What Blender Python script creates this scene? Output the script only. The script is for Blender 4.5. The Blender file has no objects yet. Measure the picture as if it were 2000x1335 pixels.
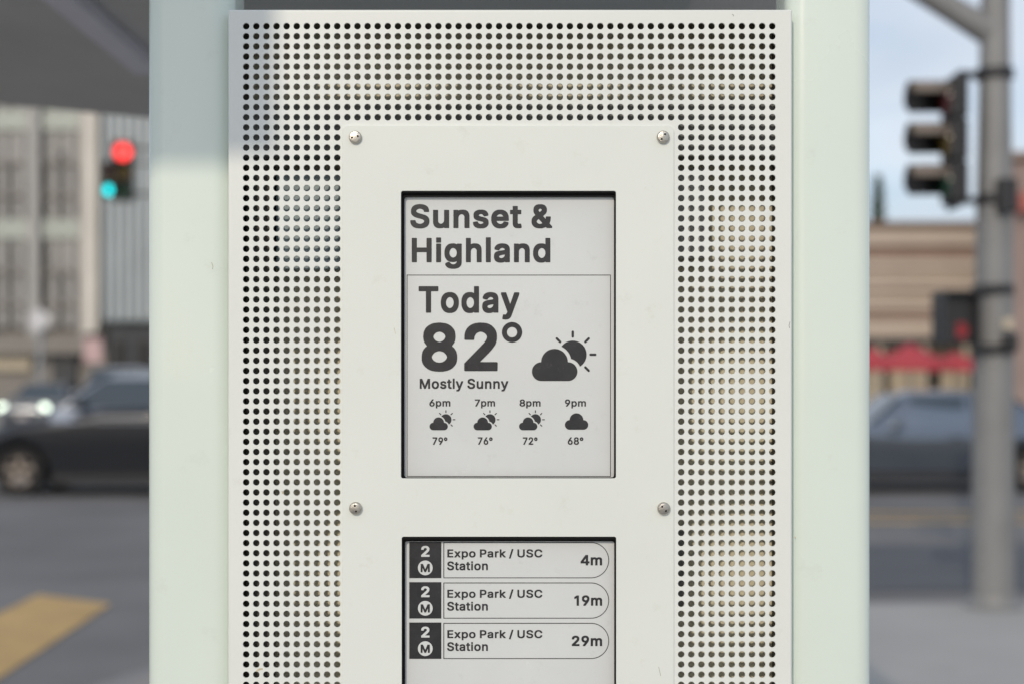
import bpy, bmesh, math, random
from mathutils import Vector, Matrix
random.seed(7)
SC = bpy.context.scene
COL = SC.collection
R = math.radians

# ------------------------------------------------------------------ camera, sky, sun, exposure
F = 2778.0            # focal length in pixels of the 2000 px wide photograph (50 mm lens)
HY = 735.0            # the row of the horizon in the photograph
CZ = 1.65             # eye height
YP = 1.389            # distance to the front of the perforated panel

def P(px, py, D):
    """a point at depth D (metres) for a measured direction"""
    return Vector(((px - 1000.0) / F * D, D, CZ + (HY - py) / F * D))

cam_d = bpy.data.cameras.new('camera')
cam_d.lens = 50.0; cam_d.sensor_width = 36.0
cam_d.shift_y = (HY - 667.5) / 2000.0
cam_d.clip_start = 0.05; cam_d.clip_end = 3000
cam_d.dof.use_dof = True
cam_d.dof.focus_distance = YP
cam_d.dof.aperture_fstop = 3.2
cam = bpy.data.objects.new('camera', cam_d); COL.objects.link(cam)
cam.location = (0, 0, CZ); cam.rotation_euler = (R(90), 0, 0)
SC.camera = cam

KX, KZ = 0.296, 0.522                     # sunlight drifts right and down per metre of depth
ray = Vector((KX, 1.0, -KZ)).normalized()
to_sun = -ray
elev = math.asin(to_sun.z)
world = bpy.data.worlds.new('World'); SC.world = world
world.use_nodes = True
nt = world.node_tree; nt.nodes.clear()
wo = nt.nodes.new('ShaderNodeOutputWorld'); bg = nt.nodes.new('ShaderNodeBackground')
sky = nt.nodes.new('ShaderNodeTexSky'); sky.sky_type = 'NISHITA'; sky.sun_disc = False
sky.sun_elevation = elev
sky.sun_rotation = math.atan2(to_sun.x, to_sun.y)
sky.air_density = 1.0; sky.dust_density = 1.0; sky.ozone_density = 1.6; sky.altitude = 80
bg.inputs['Strength'].default_value = 0.15
# thin high cloud veil over the whole dome
tcw = nt.nodes.new('ShaderNodeTexCoord'); mpw = nt.nodes.new('ShaderNodeMapping'); mpw.inputs['Scale'].default_value = (1, 1, 2.6)
nzw = nt.nodes.new('ShaderNodeTexNoise'); nzw.inputs['Scale'].default_value = 2.2; nzw.inputs['Detail'].default_value = 5
rmw = nt.nodes.new('ShaderNodeMapRange')
rmw.inputs['From Min'].default_value = 0.3; rmw.inputs['From Max'].default_value = 0.7
rmw.inputs['To Min'].default_value = 0.64; rmw.inputs['To Max'].default_value = 0.96
veil = nt.nodes.new('ShaderNodeMix'); veil.data_type = 'RGBA'
nz2 = nt.nodes.new('ShaderNodeTexNoise'); nz2.inputs['Scale'].default_value = 5.0; nz2.inputs['Detail'].default_value = 4
rp2 = nt.nodes.new('ShaderNodeValToRGB')
rp2.color_ramp.elements[0].position = 0.38; rp2.color_ramp.elements[0].color = (2.55/4, 2.95/4, 3.45/4, 1)
rp2.color_ramp.elements[1].position = 0.64; rp2.color_ramp.elements[1].color = (3.5/4, 3.62/4, 3.85/4, 1)
mul = nt.nodes.new('ShaderNodeVectorMath'); mul.operation = 'SCALE'; mul.inputs['Scale'].default_value = 4.0
nt.links.new(mpw.outputs[0], nz2.inputs['Vector']); nt.links.new(nz2.outputs['Fac'], rp2.inputs['Fac'])
nt.links.new(rp2.outputs['Color'], mul.inputs[0]); nt.links.new(mul.outputs[0], veil.inputs[7])
nt.links.new(tcw.outputs['Generated'], mpw.inputs['Vector']); nt.links.new(mpw.outputs[0], nzw.inputs['Vector'])
nt.links.new(nzw.outputs['Fac'], rmw.inputs['Value']); nt.links.new(rmw.outputs[0], veil.inputs[0])
nt.links.new(sky.outputs[0], veil.inputs[6])
nt.links.new(veil.outputs[2], bg.inputs['Color']); nt.links.new(bg.outputs[0], wo.inputs['Surface'])
sun_d = bpy.data.lights.new('sun', 'SUN'); sun_d.energy = 1.1; sun_d.angle = R(0.85); sun_d.color = (1.0, 0.87, 0.70)
sun = bpy.data.objects.new('sun', sun_d); COL.objects.link(sun)
sun.rotation_euler = ray.to_track_quat('-Z', 'Y').to_euler(); sun.location = (-5, -15, 12)
SC.view_settings.view_transform = 'Standard'; SC.view_settings.look = 'None'
SC.view_settings.exposure = 0.44; SC.view_settings.gamma = 1.0
SC.view_settings.use_curve_mapping = False
SC.render.engine = 'CYCLES'
SC.cycles.use_denoising = True
SC.cycles.max_bounces = 8
SC.cycles.sample_clamp_indirect = 6.0

# ------------------------------------------------------------------ materials
MATS = {}
def mat(name, col, rough=0.5, metal=0.0, var=0.06, scale=8.0, bump=0.0, bscale=None, spec=0.5, coat=0.0,
        emit=0.0, rvar=0.0, alpha=1.0, trans=0.0, dirt=None):
    if name in MATS: return MATS[name]
    m = bpy.data.materials.new(name); m.use_nodes = True
    n = m.node_tree; b = n.nodes['Principled BSDF']; L = n.links.new
    b.inputs['Roughness'].default_value = rough; b.inputs['Metallic'].default_value = metal
    b.inputs['Specular IOR Level'].default_value = spec
    b.inputs['Coat Weight'].default_value = coat; b.inputs['Coat Roughness'].default_value = 0.05
    b.inputs['Transmission Weight'].default_value = trans
    tc = n.nodes.new('ShaderNodeTexCoord')
    nz = n.nodes.new('ShaderNodeTexNoise'); nz.inputs['Scale'].default_value = scale
    nz.inputs['Detail'].default_value = 6; nz.inputs['Roughness'].default_value = 0.6
    L(tc.outputs['Object'], nz.inputs['Vector'])
    rp = n.nodes.new('ShaderNodeValToRGB')
    lo = [max(0, c * (1 - var)) for c in col]; hi = [min(1, c * (1 + var)) for c in col]
    rp.color_ramp.elements[0].position = 0.3; rp.color_ramp.elements[1].position = 0.7
    rp.color_ramp.elements[0].color = (*lo, 1); rp.color_ramp.elements[1].color = (*hi, 1)
    L(nz.outputs['Fac'], rp.inputs['Fac'])
    out = rp.outputs['Color']
    if dirt:                                   # sparse specks and smudges: (colour, scale, amount)
        dc, dsc, am = dirt
        n2 = n.nodes.new('ShaderNodeTexNoise'); n2.inputs['Scale'].default_value = dsc; n2.inputs['Detail'].default_value = 9
        n2.inputs['Roughness'].default_value = 0.7
        L(tc.outputs['Object'], n2.inputs['Vector'])
        r2 = n.nodes.new('ShaderNodeValToRGB')
        r2.color_ramp.elements[0].position = 0.60; r2.color_ramp.elements[1].position = 0.78
        r2.color_ramp.elements[0].color = (0, 0, 0, 1); r2.color_ramp.elements[1].color = (am, am, am, 1)
        L(n2.outputs['Fac'], r2.inputs['Fac'])
        mx = n.nodes.new('ShaderNodeMix'); mx.data_type = 'RGBA'
        L(r2.outputs['Color'], mx.inputs[0]); L(out, mx.inputs[6]); mx.inputs[7].default_value = (*dc, 1)
        out = mx.outputs[2]
    L(out, b.inputs['Base Color'])
    if rvar:
        mr = n.nodes.new('ShaderNodeMapRange'); L(nz.outputs['Fac'], mr.inputs['Value'])
        mr.inputs['From Min'].default_value = 0.3; mr.inputs['From Max'].default_value = 0.7
        mr.inputs['To Min'].default_value = max(0.02, rough - rvar); mr.inputs['To Max'].default_value = min(1, rough + rvar)
        L(mr.outputs[0], b.inputs['Roughness'])
    if bump:
        nb = n.nodes.new('ShaderNodeTexNoise'); nb.inputs['Scale'].default_value = bscale or scale * 6
        nb.inputs['Detail'].default_value = 4
        L(tc.outputs['Object'], nb.inputs['Vector'])
        bp = n.nodes.new('ShaderNodeBump'); bp.inputs['Strength'].default_value = bump; bp.inputs['Distance'].default_value = 0.001
        L(nb.outputs['Fac'], bp.inputs['Height']); L(bp.outputs[0], b.inputs['Normal'])
    if emit:
        b.inputs['Emission Color'].default_value = (*col, 1); b.inputs['Emission Strength'].default_value = emit
    MATS[name] = m
    return m

mat('panel_paint', (0.80, 0.82, 0.785), 0.42, var=0.018, scale=5, bump=0.12, bscale=900, rvar=0.07, dirt=((0.50, 0.46, 0.36), 26, 0.28))
mat('plate_paint', (0.79, 0.82, 0.775), 0.36, var=0.02, scale=4, bump=0.05, bscale=700, rvar=0.08, dirt=((0.52, 0.50, 0.42), 34, 0.26))
mat('column_paint', (0.745, 0.825, 0.755), 0.24, var=0.02, scale=3, bump=0.03, bscale=300, rvar=0.07, coat=0.2, dirt=((0.50, 0.50, 0.42), 22, 0.24))
mat('screen_glass', (0.70, 0.72, 0.715), 0.22, var=0.035, scale=7, rvar=0.08, coat=0.35, dirt=((0.52, 0.53, 0.52), 55, 0.5))
mat('ink', (0.022, 0.022, 0.025), 0.35, var=0.18, scale=60, rvar=0.08, dirt=((0.16, 0.16, 0.16), 140, 0.35))
mat('ink_white', (0.70, 0.72, 0.715), 0.25, var=0.02)
mat('gasket', (0.006, 0.006, 0.0065), 0.6, var=0.2, scale=40, spec=0.15)
mat('steel', (0.50, 0.475, 0.43), 0.30, 1.0, var=0.1, scale=300, bump=0.25, bscale=900)
mat('inner_beige', (0.82, 0.765, 0.585), 0.55, var=0.06, scale=12)
mat('inner_light', (0.46, 0.46, 0.44), 0.5, var=0.08)
mat('inner_dark', (0.09, 0.085, 0.075), 0.6, var=0.1)
mat('inner_grey', (0.20, 0.205, 0.195), 0.5, var=0.08)
mat('inner_blue', (0.40, 0.50, 0.54), 0.45, var=0.08)
mat('cable', (0.02, 0.02, 0.022), 0.5)
mat('roof_under', (0.48, 0.48, 0.475), 0.55, var=0.08, scale=2)
mat('roof_beam', (0.62, 0.62, 0.70), 0.4, var=0.05)
mat('beam_dark', (0.30, 0.32, 0.32), 0.5, var=0.05)  # darker grey for the shaded middle of the roof underside
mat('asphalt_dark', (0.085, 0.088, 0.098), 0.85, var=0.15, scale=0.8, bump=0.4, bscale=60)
mat('asphalt', (0.158, 0.153, 0.153), 0.85, var=0.28, scale=0.35, bump=0.5, bscale=60, dirt=((0.11, 0.11, 0.115), 1.5, 0.6))
mat('concrete', (0.37, 0.36, 0.345), 0.85, var=0.08, scale=0.9, bump=0.3, bscale=40, dirt=((0.22, 0.20, 0.18), 2.5, 0.5))
mat('kerb_stone', (0.27, 0.25, 0.24), 0.85, var=0.1, scale=1.5)
mat('gutter', (0.22, 0.215, 0.215), 0.85, var=0.1, scale=1.5)
mat('yellow_paint', (0.48, 0.31, 0.12), 0.7, var=0.15, scale=2.5, dirt=((0.20, 0.17, 0.14), 1.3, 1.0))
mat('pole_grey', (0.235, 0.235, 0.235), 0.5, 0.1, var=0.08, scale=4)
mat('signal_black', (0.022, 0.022, 0.025), 0.45, var=0.15)
mat('visor_outer', (0.20, 0.165, 0.14), 0.6, var=0.1)
mat('red_lit', (1.0, 0.055, 0.05), 0.3, emit=1.6, var=0)
mat('green_lit', (0.0, 0.62, 0.66), 0.3, emit=2.4, var=0)
mat('hand_red', (0.32, 0.02, 0.03), 0.3, emit=0.02, var=0)
mat('amber_off', (0.10, 0.065, 0.01), 0.2, var=0)
mat('green_off', (0.01, 0.05, 0.025), 0.2, var=0)
mat('red_off', (0.08, 0.01, 0.01), 0.2, var=0)
mat('window_dark', (0.008, 0.009, 0.011), 0.35, var=0.2, scale=0.5)
mat('blind_grey', (0.36, 0.352, 0.345), 0.5, var=0.1, scale=0.8)
mat('spandrel_green', (0.44, 0.475, 0.435), 0.35, var=0.06)
mat('stone_pale', (0.70, 0.665, 0.615), 0.8, var=0.07, scale=0.7)
mat('stone_mid', (0.44, 0.432, 0.42), 0.8, var=0.07, scale=0.7)
mat('stone_grey', (0.27, 0.25, 0.23), 0.8, var=0.07, scale=0.7)
mat('metal_blue', (0.33, 0.38, 0.40), 0.45, var=0.08, scale=0.6)
mat('metal_pale', (0.46, 0.50, 0.52), 0.45, var=0.06, scale=0.6)
mat('shop_dark', (0.045, 0.05, 0.06), 0.3, var=0.2)
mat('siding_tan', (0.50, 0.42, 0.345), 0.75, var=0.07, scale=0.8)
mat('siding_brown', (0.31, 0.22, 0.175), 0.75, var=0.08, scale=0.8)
mat('cream', (0.55, 0.48, 0.37), 0.7, var=0.08)
mat('brick_pink', (0.30, 0.225, 0.20), 0.8, var=0.12, scale=1.5)
mat('fabric_red', (0.44, 0.055, 0.07), 0.8, var=0.12, scale=3)
mat('sign_rust', (0.42, 0.13, 0.10), 0.7, var=0.08)
mat('sign_white', (0.62, 0.62, 0.64), 0.5, var=0.04)
mat('sign_pink', (0.60, 0.42, 0.42), 0.6, var=0.05)
mat('sign_back', (0.35, 0.36, 0.37), 0.5, 0.3)
mat('leaf_dark', (0.045, 0.075, 0.045), 0.7, var=0.35, scale=3)
mat('bark', (0.09, 0.06, 0.045), 0.9)
mat('paint_pale', (0.34, 0.37, 0.42), 0.3, 0.5, coat=0.6, var=0)  # pale tone paints the sky's reflection onto the utility car's roof and shoulder
mat('paint_dark', (0.022, 0.025, 0.032), 0.3, 0.5, coat=0.6, var=0)
mat('paint_silver', (0.36, 0.375, 0.40), 0.45, 0.3, coat=0.3, var=0)
mat('paint_slate', (0.15, 0.17, 0.20), 0.22, 0.3, coat=1.0, var=0)
mat('paint_blue', (0.17, 0.20, 0.245), 0.25, 0.8, coat=1.0, var=0)
mat('car_glass', (0.03, 0.045, 0.06), 0.05, var=0, spec=0.9)
mat('tyre', (0.018, 0.017, 0.017), 0.8)
mat('alloy', (0.34, 0.29, 0.25), 0.5, 0.2, var=0.1, scale=20)
mat('trim_dark', (0.02, 0.02, 0.022), 0.6)
mat('headlight_lit', (0.86, 1.0, 0.84), 0.2, emit=2.2, var=0)
mat('headlight_off', (0.16, 0.17, 0.18), 0.1, var=0)
mat('tail_red', (0.30, 0.02, 0.02), 0.2, var=0)
mat('plate_white', (0.62, 0.56, 0.55), 0.5, var=0)

# ------------------------------------------------------------------ mesh helpers
class MB:
    def __init__(s): s.v = []; s.f = []
    def add(s, vs, fs):
        o = len(s.v); s.v += [tuple(v) for v in vs]; s.f += [[o + i for i in f] for f in fs]; return s
    def quad(s, a, b, c, d): return s.add([a, b, c, d], [[0, 1, 2, 3]])
    def box(s, x0, x1, y0, y1, z0, z1):
        return s.add([(x0,y0,z0),(x1,y0,z0),(x1,y1,z0),(x0,y1,z0),(x0,y0,z1),(x1,y0,z1),(x1,y1,z1),(x0,y1,z1)],
                     [[3,2,1,0],[4,5,6,7],[0,1,5,4],[1,2,6,5],[2,3,7,6],[3,0,4,7]])
    def loft(s, rings, cap=True, closed=True):
        o = len(s.v); n = len(rings[0])
        for r in rings: s.v += [tuple(p) for p in r]
        for i in range(len(rings) - 1):
            for j in range(n if closed else n - 1):
                k = (j + 1) % n
                s.f.append([o + i*n + j, o + i*n + k, o + (i+1)*n + k, o + (i+1)*n + j])
        if cap:
            s.f.append([o + j for j in range(n)][::-1]); s.f.append([o + (len(rings)-1)*n + j for j in range(n)])
        return s
    def tube(s, pts, rad, n=12, cap=True):
        pts = [Vector(p) for p in pts]; rings = []
        if not isinstance(rad, (list, tuple)): rad = [rad] * len(pts)
        for i, p in enumerate(pts):
            t = (pts[min(i+1, len(pts)-1)] - pts[max(i-1, 0)]).normalized()
            a = t.orthogonal().normalized() if i == 0 else (u - t * u.dot(t)).normalized()
            u = a; b = t.cross(a)
            rings.append([p + (a*math.cos(2*math.pi*k/n) + b*math.sin(2*math.pi*k/n)) * rad[i] for k in range(n)])
        return s.loft(rings, cap)
    def lathe(s, prof, centre, axis='y', n=24, cap=True):
        """prof: (radius, offset along axis)"""
        c = Vector(centre); rings = []
        for r, h in prof:
            ring = []
            for k in range(n):
                a = 2*math.pi*k/n; p, q = r*math.cos(a), r*math.sin(a)
                ring.append(c + (Vector((p, h, q)) if axis == 'y' else Vector((p, q, h)) if axis == 'z' else Vector((h, p, q))))
            rings.append(ring)
        return s.loft(rings, cap)
    def mesh(s, name):
        m = bpy.data.meshes.new(name); m.from_pydata(s.v, [], s.f); m.update()
        b = bmesh.new(); b.from_mesh(m); bmesh.ops.recalc_face_normals(b, faces=b.faces); b.to_mesh(m); b.free()
        return m
    def build(s, name, material, parent=None, smooth=False, bevel=0, angle=40):
        return obj(name, s.mesh(name), material, parent, smooth, bevel, angle)

def obj(name, me, material, parent=None, smooth=False, bevel=0, angle=40):
    o = bpy.data.objects.new(name, me); COL.objects.link(o)
    if material:
        me.materials.clear(); me.materials.append(MATS[material])
    if smooth:
        for p in me.polygons: p.use_smooth = True
        me.set_sharp_from_angle(angle=R(angle))
    if bevel:
        md = o.modifiers.new('edge', 'BEVEL'); md.width = bevel; md.segments = 2; md.limit_method = 'ANGLE'
    if parent: o.parent = parent
    return o
def boxo(name, material, parent, x0, x1, y0, y1, z0, z1, bevel=0):
    return MB().box(x0, x1, y0, y1, z0, z1).build(name, material, parent, bevel=bevel)
def tag(o, label, cat, group=None):
    o['label'] = label; o['category'] = cat
    if group: o['group'] = group
    return o
def thing(name, label, cat, loc=(0, 0, 0), rz=0, group=None):
    o = bpy.data.objects.new(name, None); COL.objects.link(o); o.empty_display_size = 0.1
    o.location = loc; o.rotation_euler = (0, 0, rz)
    return tag(o, label, cat, group)
def structure(o): o['kind'] = 'structure'; return o

def rrect(x0, x1, z0, z1, r, n=6):
    pts = []
    for cx, cz, a0 in ((x1-r, z1-r, 0), (x0+r, z1-r, 90), (x0+r, z0+r, 180), (x1-r, z0+r, 270)):
        for k in range(n + 1):
            a = R(a0 + 90*k/n); pts.append((cx + r*math.cos(a), cz + r*math.sin(a)))
    return pts
def flat_shape(name, loops, material, parent, y, thick=0.0, bevel=0.0):
    """outline with holes in the x-z plane, facing the viewer, front at y"""
    cu = bpy.data.curves.new(name, 'CURVE'); cu.dimensions = '2D'; cu.fill_mode = 'BOTH'
    cu.extrude = thick / 2; cu.bevel_depth = bevel; cu.bevel_resolution = 2
    if bevel: cu.offset = -bevel
    for lp in loops:
        sp = cu.splines.new('POLY'); sp.points.add(len(lp) - 1); sp.use_cyclic_u = True
        for q, (x, z) in zip(sp.points, lp): q.co = (x, z, 0, 1)
    t = bpy.data.objects.new(name, cu); COL.objects.link(t)
    me = bpy.data.meshes.new_from_object(t.evaluated_get(bpy.context.evaluated_depsgraph_get()))
    bpy.data.objects.remove(t); bpy.data.curves.remove(cu)
    me.transform(Matrix.Translation((0, y + thick/2 + bevel, 0)) @ Matrix.Rotation(R(90), 4, 'X'))
    me.name = name
    return obj(name, me, material, parent)
# outlines of the sans-serif letters used on the displays, in thousandths of an em: (advance, loops)
GLYPHS = {
 14: {
  '&': (469, "149,-17 168,-20 200,-21 224,-20 244,-16 285,-5 300,1 324,16 328,16 352,-12 356,-14 444,-14 449,-13 452,-9 451,11 388,87 405,119 411,135 415,155 419,171 421,195 422,227 421,235 416,238 408,238 344,238 340,238 336,235 332,195 329,179 324,166 244,263 279,291 309,319 316,328 328,351 335,371 338,411 336,431 327,459 312,483 304,492 292,502 276,512 246,523 228,526 172,526 154,523 124,512 99,495 85,479 77,467 71,455 62,423 61,391 64,363 73,335 80,322 110,279 108,275 68,243 49,223 34,199 23,171 20,139 21,107 25,87 32,67 41,51 53,35 68,20 84,8 100,-1 120,-10;176,62 152,71 140,79 128,90 118,107 113,119 111,131 115,147 123,163 136,179 168,206 186,187 266,91 266,87 254,79 228,68 200,61;184,335 158,375 152,391 152,403 158,419 178,439 208,446 224,440 239,427 245,415 247,407 242,387 227,367 188,336"),
  '/': (270, "1,-86 4,-89 20,-90 76,-90 80,-90 84,-86 248,522 249,542 244,547 172,547 167,546 164,542 1,-66"),
  '1': (395, "199,-10 202,-13 218,-14 282,-14 286,-13 289,-10 290,514 290,518 286,522 203,522 86,446 83,442 82,366 83,362 86,359 106,359 194,410 198,410"),
  '2': (448, "51,-10 54,-13 58,-14 386,-14 398,-14 402,-10 403,62 402,68 398,71 198,71 194,71 190,74 302,192 335,230 370,279 378,294 387,318 394,350 395,378 393,402 389,422 383,438 373,458 361,474 335,498 318,509 298,518 278,524 254,528 218,530 170,524 150,517 114,498 86,471 70,447 64,434 58,416 53,390 52,354 54,350 58,348 138,349 141,354 144,382 152,402 159,414 174,429 186,436 202,442 218,445 238,444 254,440 282,423 293,410 300,398 304,386 306,366 304,354 298,338 286,316 270,294 51,58 50,50"),
  '4': (448, "269,-10 272,-13 276,-14 352,-14 356,-11 357,-6 358,90 420,91 424,92 427,98 427,166 426,174 420,177 360,177 358,178 357,182 357,514 356,520 352,523 256,523 251,522 248,519 17,170 16,98 17,94 20,92 268,90;132,177 130,178 132,182 148,207 260,381 264,387 268,390 268,178"),
  '6': (448, "185,-17 222,-21 258,-20 282,-15 318,0 354,26 370,45 381,63 391,83 398,103 402,127 403,155 402,187 397,211 391,231 383,251 373,267 358,283 342,298 326,308 310,315 286,323 266,327 226,328 222,329 220,331 334,497 336,503 335,519 330,523 246,523 242,522 238,519 126,354 90,298 76,271 59,227 51,187 50,163 51,131 56,103 62,83 70,65 82,46 94,31 114,13 150,-8;222,63 198,69 174,83 165,91 157,103 146,123 141,139 139,159 142,179 145,191 156,211 165,223 178,234 194,243 210,249 226,251 242,249 258,244 278,231 287,223 294,214 307,191 313,167 313,151 306,122 300,111 286,90 270,77 254,68 234,63"),
  '7': (448, "84,-10 88,-14 100,-14 172,-14 176,-13 178,-10 404,438 405,514 404,520 402,522 60,523 52,522 48,518 48,446 49,442 52,439 296,438 297,434 84,11"),
  '8': (448, "177,-17 194,-20 218,-21 258,-20 306,-10 330,-1 346,8 366,23 390,50 402,69 409,87 413,107 415,131 414,159 406,191 401,203 388,227 374,243 362,254 341,267 361,283 370,295 382,313 389,331 393,351 396,375 394,405 390,427 384,443 373,463 362,476 347,491 318,510 298,519 278,525 230,530 198,528 174,524 154,519 135,511 106,492 90,477 76,459 62,427 58,405 56,375 58,351 63,331 70,313 82,295 91,283 111,267 90,254 78,243 58,217 46,191 41,175 38,139 39,107 43,87 51,67 62,50 74,35 97,15 123,-1 142,-9;198,67 182,71 166,80 150,92 141,103 132,123 129,139 132,155 138,170 150,187 162,198 178,209 194,215 218,220 234,220 254,216 274,209 294,195 308,179 315,167 320,155 323,139 320,123 315,111 310,102 296,87 285,79 269,71 250,66 234,64 218,64;210,306 190,313 179,319 169,327 158,341 151,355 148,371 148,383 152,399 159,411 170,424 178,431 198,441 226,446 254,441 274,431 282,425 296,407 300,399 304,379 302,359 293,339 282,326 270,317 242,306 222,304"),
  '9': (448, "117,-10 122,-14 130,-14 206,-14 210,-13 214,-10 347,186 376,238 393,278 399,302 402,322 403,350 402,378 398,402 382,443 370,462 357,478 338,496 318,508 282,523 254,528 218,530 194,528 174,524 150,517 114,496 99,482 82,463 61,426 55,406 51,382 50,354 51,322 54,298 60,278 70,258 80,242 93,226 107,214 126,201 142,194 166,185 190,182 226,181 230,180 232,178 118,12 116,6;222,258 198,264 186,269 174,278 159,294 151,306 146,318 140,342 139,354 147,386 157,406 163,414 176,426 187,434 210,444 226,446 242,444 258,438 270,432 286,418 295,406 307,382 312,362 313,346 307,318 296,298 286,285 268,270 258,265 234,258"),
  'C': (531, "218,-17 262,-21 314,-18 362,-4 394,12 430,39 444,55 460,79 471,99 482,131 487,151 487,167 486,171 482,174 398,173 395,171 388,147 377,127 362,107 354,100 338,88 314,76 294,70 270,67 254,68 230,73 214,79 194,90 178,101 162,119 149,135 139,155 129,179 123,203 118,251 119,279 122,303 129,327 139,355 151,375 162,391 178,407 195,419 214,430 234,437 266,441 294,439 314,433 338,421 364,399 377,383 387,363 394,339 397,335 478,334 484,335 486,337 487,355 483,375 476,395 460,431 436,463 414,483 378,506 350,517 314,527 270,530 226,528 194,521 166,511 138,496 115,479 94,459 72,431 57,403 45,375 34,336 28,299 26,259 28,207 34,171 43,139 58,103 72,79 90,53 114,30 138,13 166,-2 194,-12"),
  'E': (440, "47,-10 50,-13 66,-14 378,-14 386,-13 388,-10 389,62 389,66 386,70 142,71 139,74 140,214 362,215 368,218 369,238 369,290 369,294 366,299 358,300 142,300 139,302 139,434 142,438 382,439 385,442 386,450 386,514 386,518 383,522 54,523 49,522 46,518"),
  'H': (538, "47,-10 50,-13 54,-14 94,-14 134,-14 138,-10 139,214 142,218 378,218 379,-10 382,-13 390,-14 462,-14 466,-14 470,-11 471,510 471,518 468,522 386,523 381,522 378,518 378,306 374,303 370,303 142,303 139,306 138,520 136,522 130,523 49,522 46,518 46,514"),
  'M': (649, "47,-10 50,-13 54,-14 122,-14 130,-14 135,-10 136,322 138,333 158,278 273,-10 278,-14 346,-14 350,-14 355,-10 468,278 486,327 490,330 490,338 491,-10 494,-13 498,-14 578,-13 581,-10 582,-2 582,514 582,518 579,522 470,523 465,522 462,518 339,198 318,135 314,128 290,198 166,518 163,522 158,523 49,522 46,518 46,514"),
  'P': (466, "47,-10 50,-13 54,-14 94,-14 134,-14 138,-10 139,166 139,170 142,172 270,173 298,177 314,182 342,194 362,207 379,222 393,238 402,252 411,274 417,294 421,318 423,354 417,402 404,438 390,461 378,474 362,488 346,498 322,510 298,517 270,521 242,523 54,523 49,522 46,518;142,256 139,258 139,270 139,434 142,438 226,438 258,435 286,426 307,410 318,394 325,378 330,358 330,342 328,326 324,314 315,294 306,284 288,270 280,266 262,260 246,257"),
  'S': (468, "171,-19 188,-22 216,-23 260,-22 288,-17 312,-11 348,5 372,22 384,34 396,49 410,73 416,89 420,106 422,145 419,177 415,193 408,209 400,220 390,233 377,245 368,252 348,264 324,276 276,292 220,307 171,325 152,337 137,353 132,364 130,377 132,389 140,404 152,418 160,425 180,436 204,442 224,445 256,440 276,433 300,417 305,413 315,397 321,385 323,369 326,365 412,365 415,369 415,381 412,408 400,444 388,462 364,487 344,502 324,512 284,525 232,530 196,528 172,525 148,519 124,509 108,501 97,493 72,472 61,457 52,441 45,425 39,401 38,369 40,341 46,317 57,297 76,275 92,262 107,253 120,246 141,237 176,225 236,208 288,191 304,181 318,169 324,161 329,149 331,137 328,125 323,113 308,93 288,79 268,70 248,66 224,63 200,66 176,72 164,78 147,89 136,99 128,111 123,121 116,149 108,151 36,151 26,149 24,145 24,129 28,105 33,85 42,65 51,49 64,33 84,15 108,1 140,-13"),
  'T': (470, "180,-10 182,-13 186,-14 254,-14 266,-14 270,-10 271,434 274,438 426,438 430,441 431,446 431,514 430,520 428,522 30,523 22,522 18,518 18,446 19,442 22,439 178,438"),
  'U': (538, "207,-18 222,-21 250,-22 294,-21 322,-16 350,-8 374,2 398,17 414,30 433,50 446,70 456,90 464,114 470,142 471,514 470,520 468,522 386,523 382,522 379,518 379,186 376,154 370,137 358,114 346,100 334,90 318,80 304,74 290,70 258,66 230,69 214,74 198,81 179,94 170,102 154,124 147,138 141,154 138,186 138,518 134,522 118,523 54,523 49,522 46,518 46,170 48,142 53,114 61,90 74,66 84,50 103,30 122,15 143,2 170,-9"),
  'a': (410, "119,-19 136,-22 156,-23 184,-22 200,-19 216,-15 236,-7 260,10 263,5 264,-11 268,-14 344,-14 350,-11 351,-3 351,253 350,277 347,297 342,317 327,345 308,365 288,379 272,386 245,393 200,398 176,398 140,393 108,383 92,376 68,359 56,348 40,327 28,302 28,281 32,277 92,260 111,261 132,290 160,309 180,315 196,317 208,316 228,309 246,297 254,285 258,277 260,261 252,248 224,241 172,234 116,225 88,216 76,211 56,200 40,185 29,169 20,145 16,113 17,81 26,49 44,21 68,0 84,-8 100,-14;156,61 132,69 120,77 111,89 107,97 107,105 111,121 116,128 124,134 144,146 184,154 216,158 260,167 262,165 261,137 256,117 246,97 240,90 225,77 204,66 176,60"),
  'd': (445, "152,-18 164,-21 192,-22 236,-19 252,-14 272,-4 296,16 299,10 300,-10 304,-14 376,-14 380,-14 385,-10 386,514 386,518 383,522 304,523 300,522 297,518 296,361 282,374 264,386 252,391 236,395 220,398 192,398 164,397 144,392 120,384 101,374 82,358 65,342 54,326 41,302 33,282 25,254 21,222 20,186 21,154 26,122 33,98 42,74 55,50 68,32 81,18 100,3 116,-6;196,62 184,64 168,71 148,86 132,106 127,114 117,142 113,158 110,190 113,218 120,247 129,266 139,282 156,298 168,306 192,314 204,316 218,314 240,307 263,290 272,279 281,266 291,238 295,218 298,186 295,158 292,142 279,110 268,94 252,78 239,70 228,65 216,62"),
  'e': (425, "163,-18 176,-21 200,-22 240,-21 256,-19 276,-14 300,-6 324,7 348,28 367,54 379,82 379,98 376,104 316,118 300,119 295,118 278,90 266,78 254,70 228,62 204,61 181,66 160,76 140,92 129,106 123,118 113,150 114,154 116,155 376,155 380,155 384,158 385,198 382,250 372,287 363,310 352,329 342,342 316,366 304,374 292,381 260,393 228,398 172,397 143,390 124,383 104,372 84,357 70,342 54,322 41,298 33,278 26,254 21,222 20,186 21,150 32,100 43,74 54,54 64,41 88,16 104,4 125,-6 148,-14;116,236 114,238 116,244 124,262 136,280 148,293 172,309 184,313 204,316 224,313 236,309 250,302 260,294 271,282 280,268 285,258 291,238 288,235 284,235"),
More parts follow.
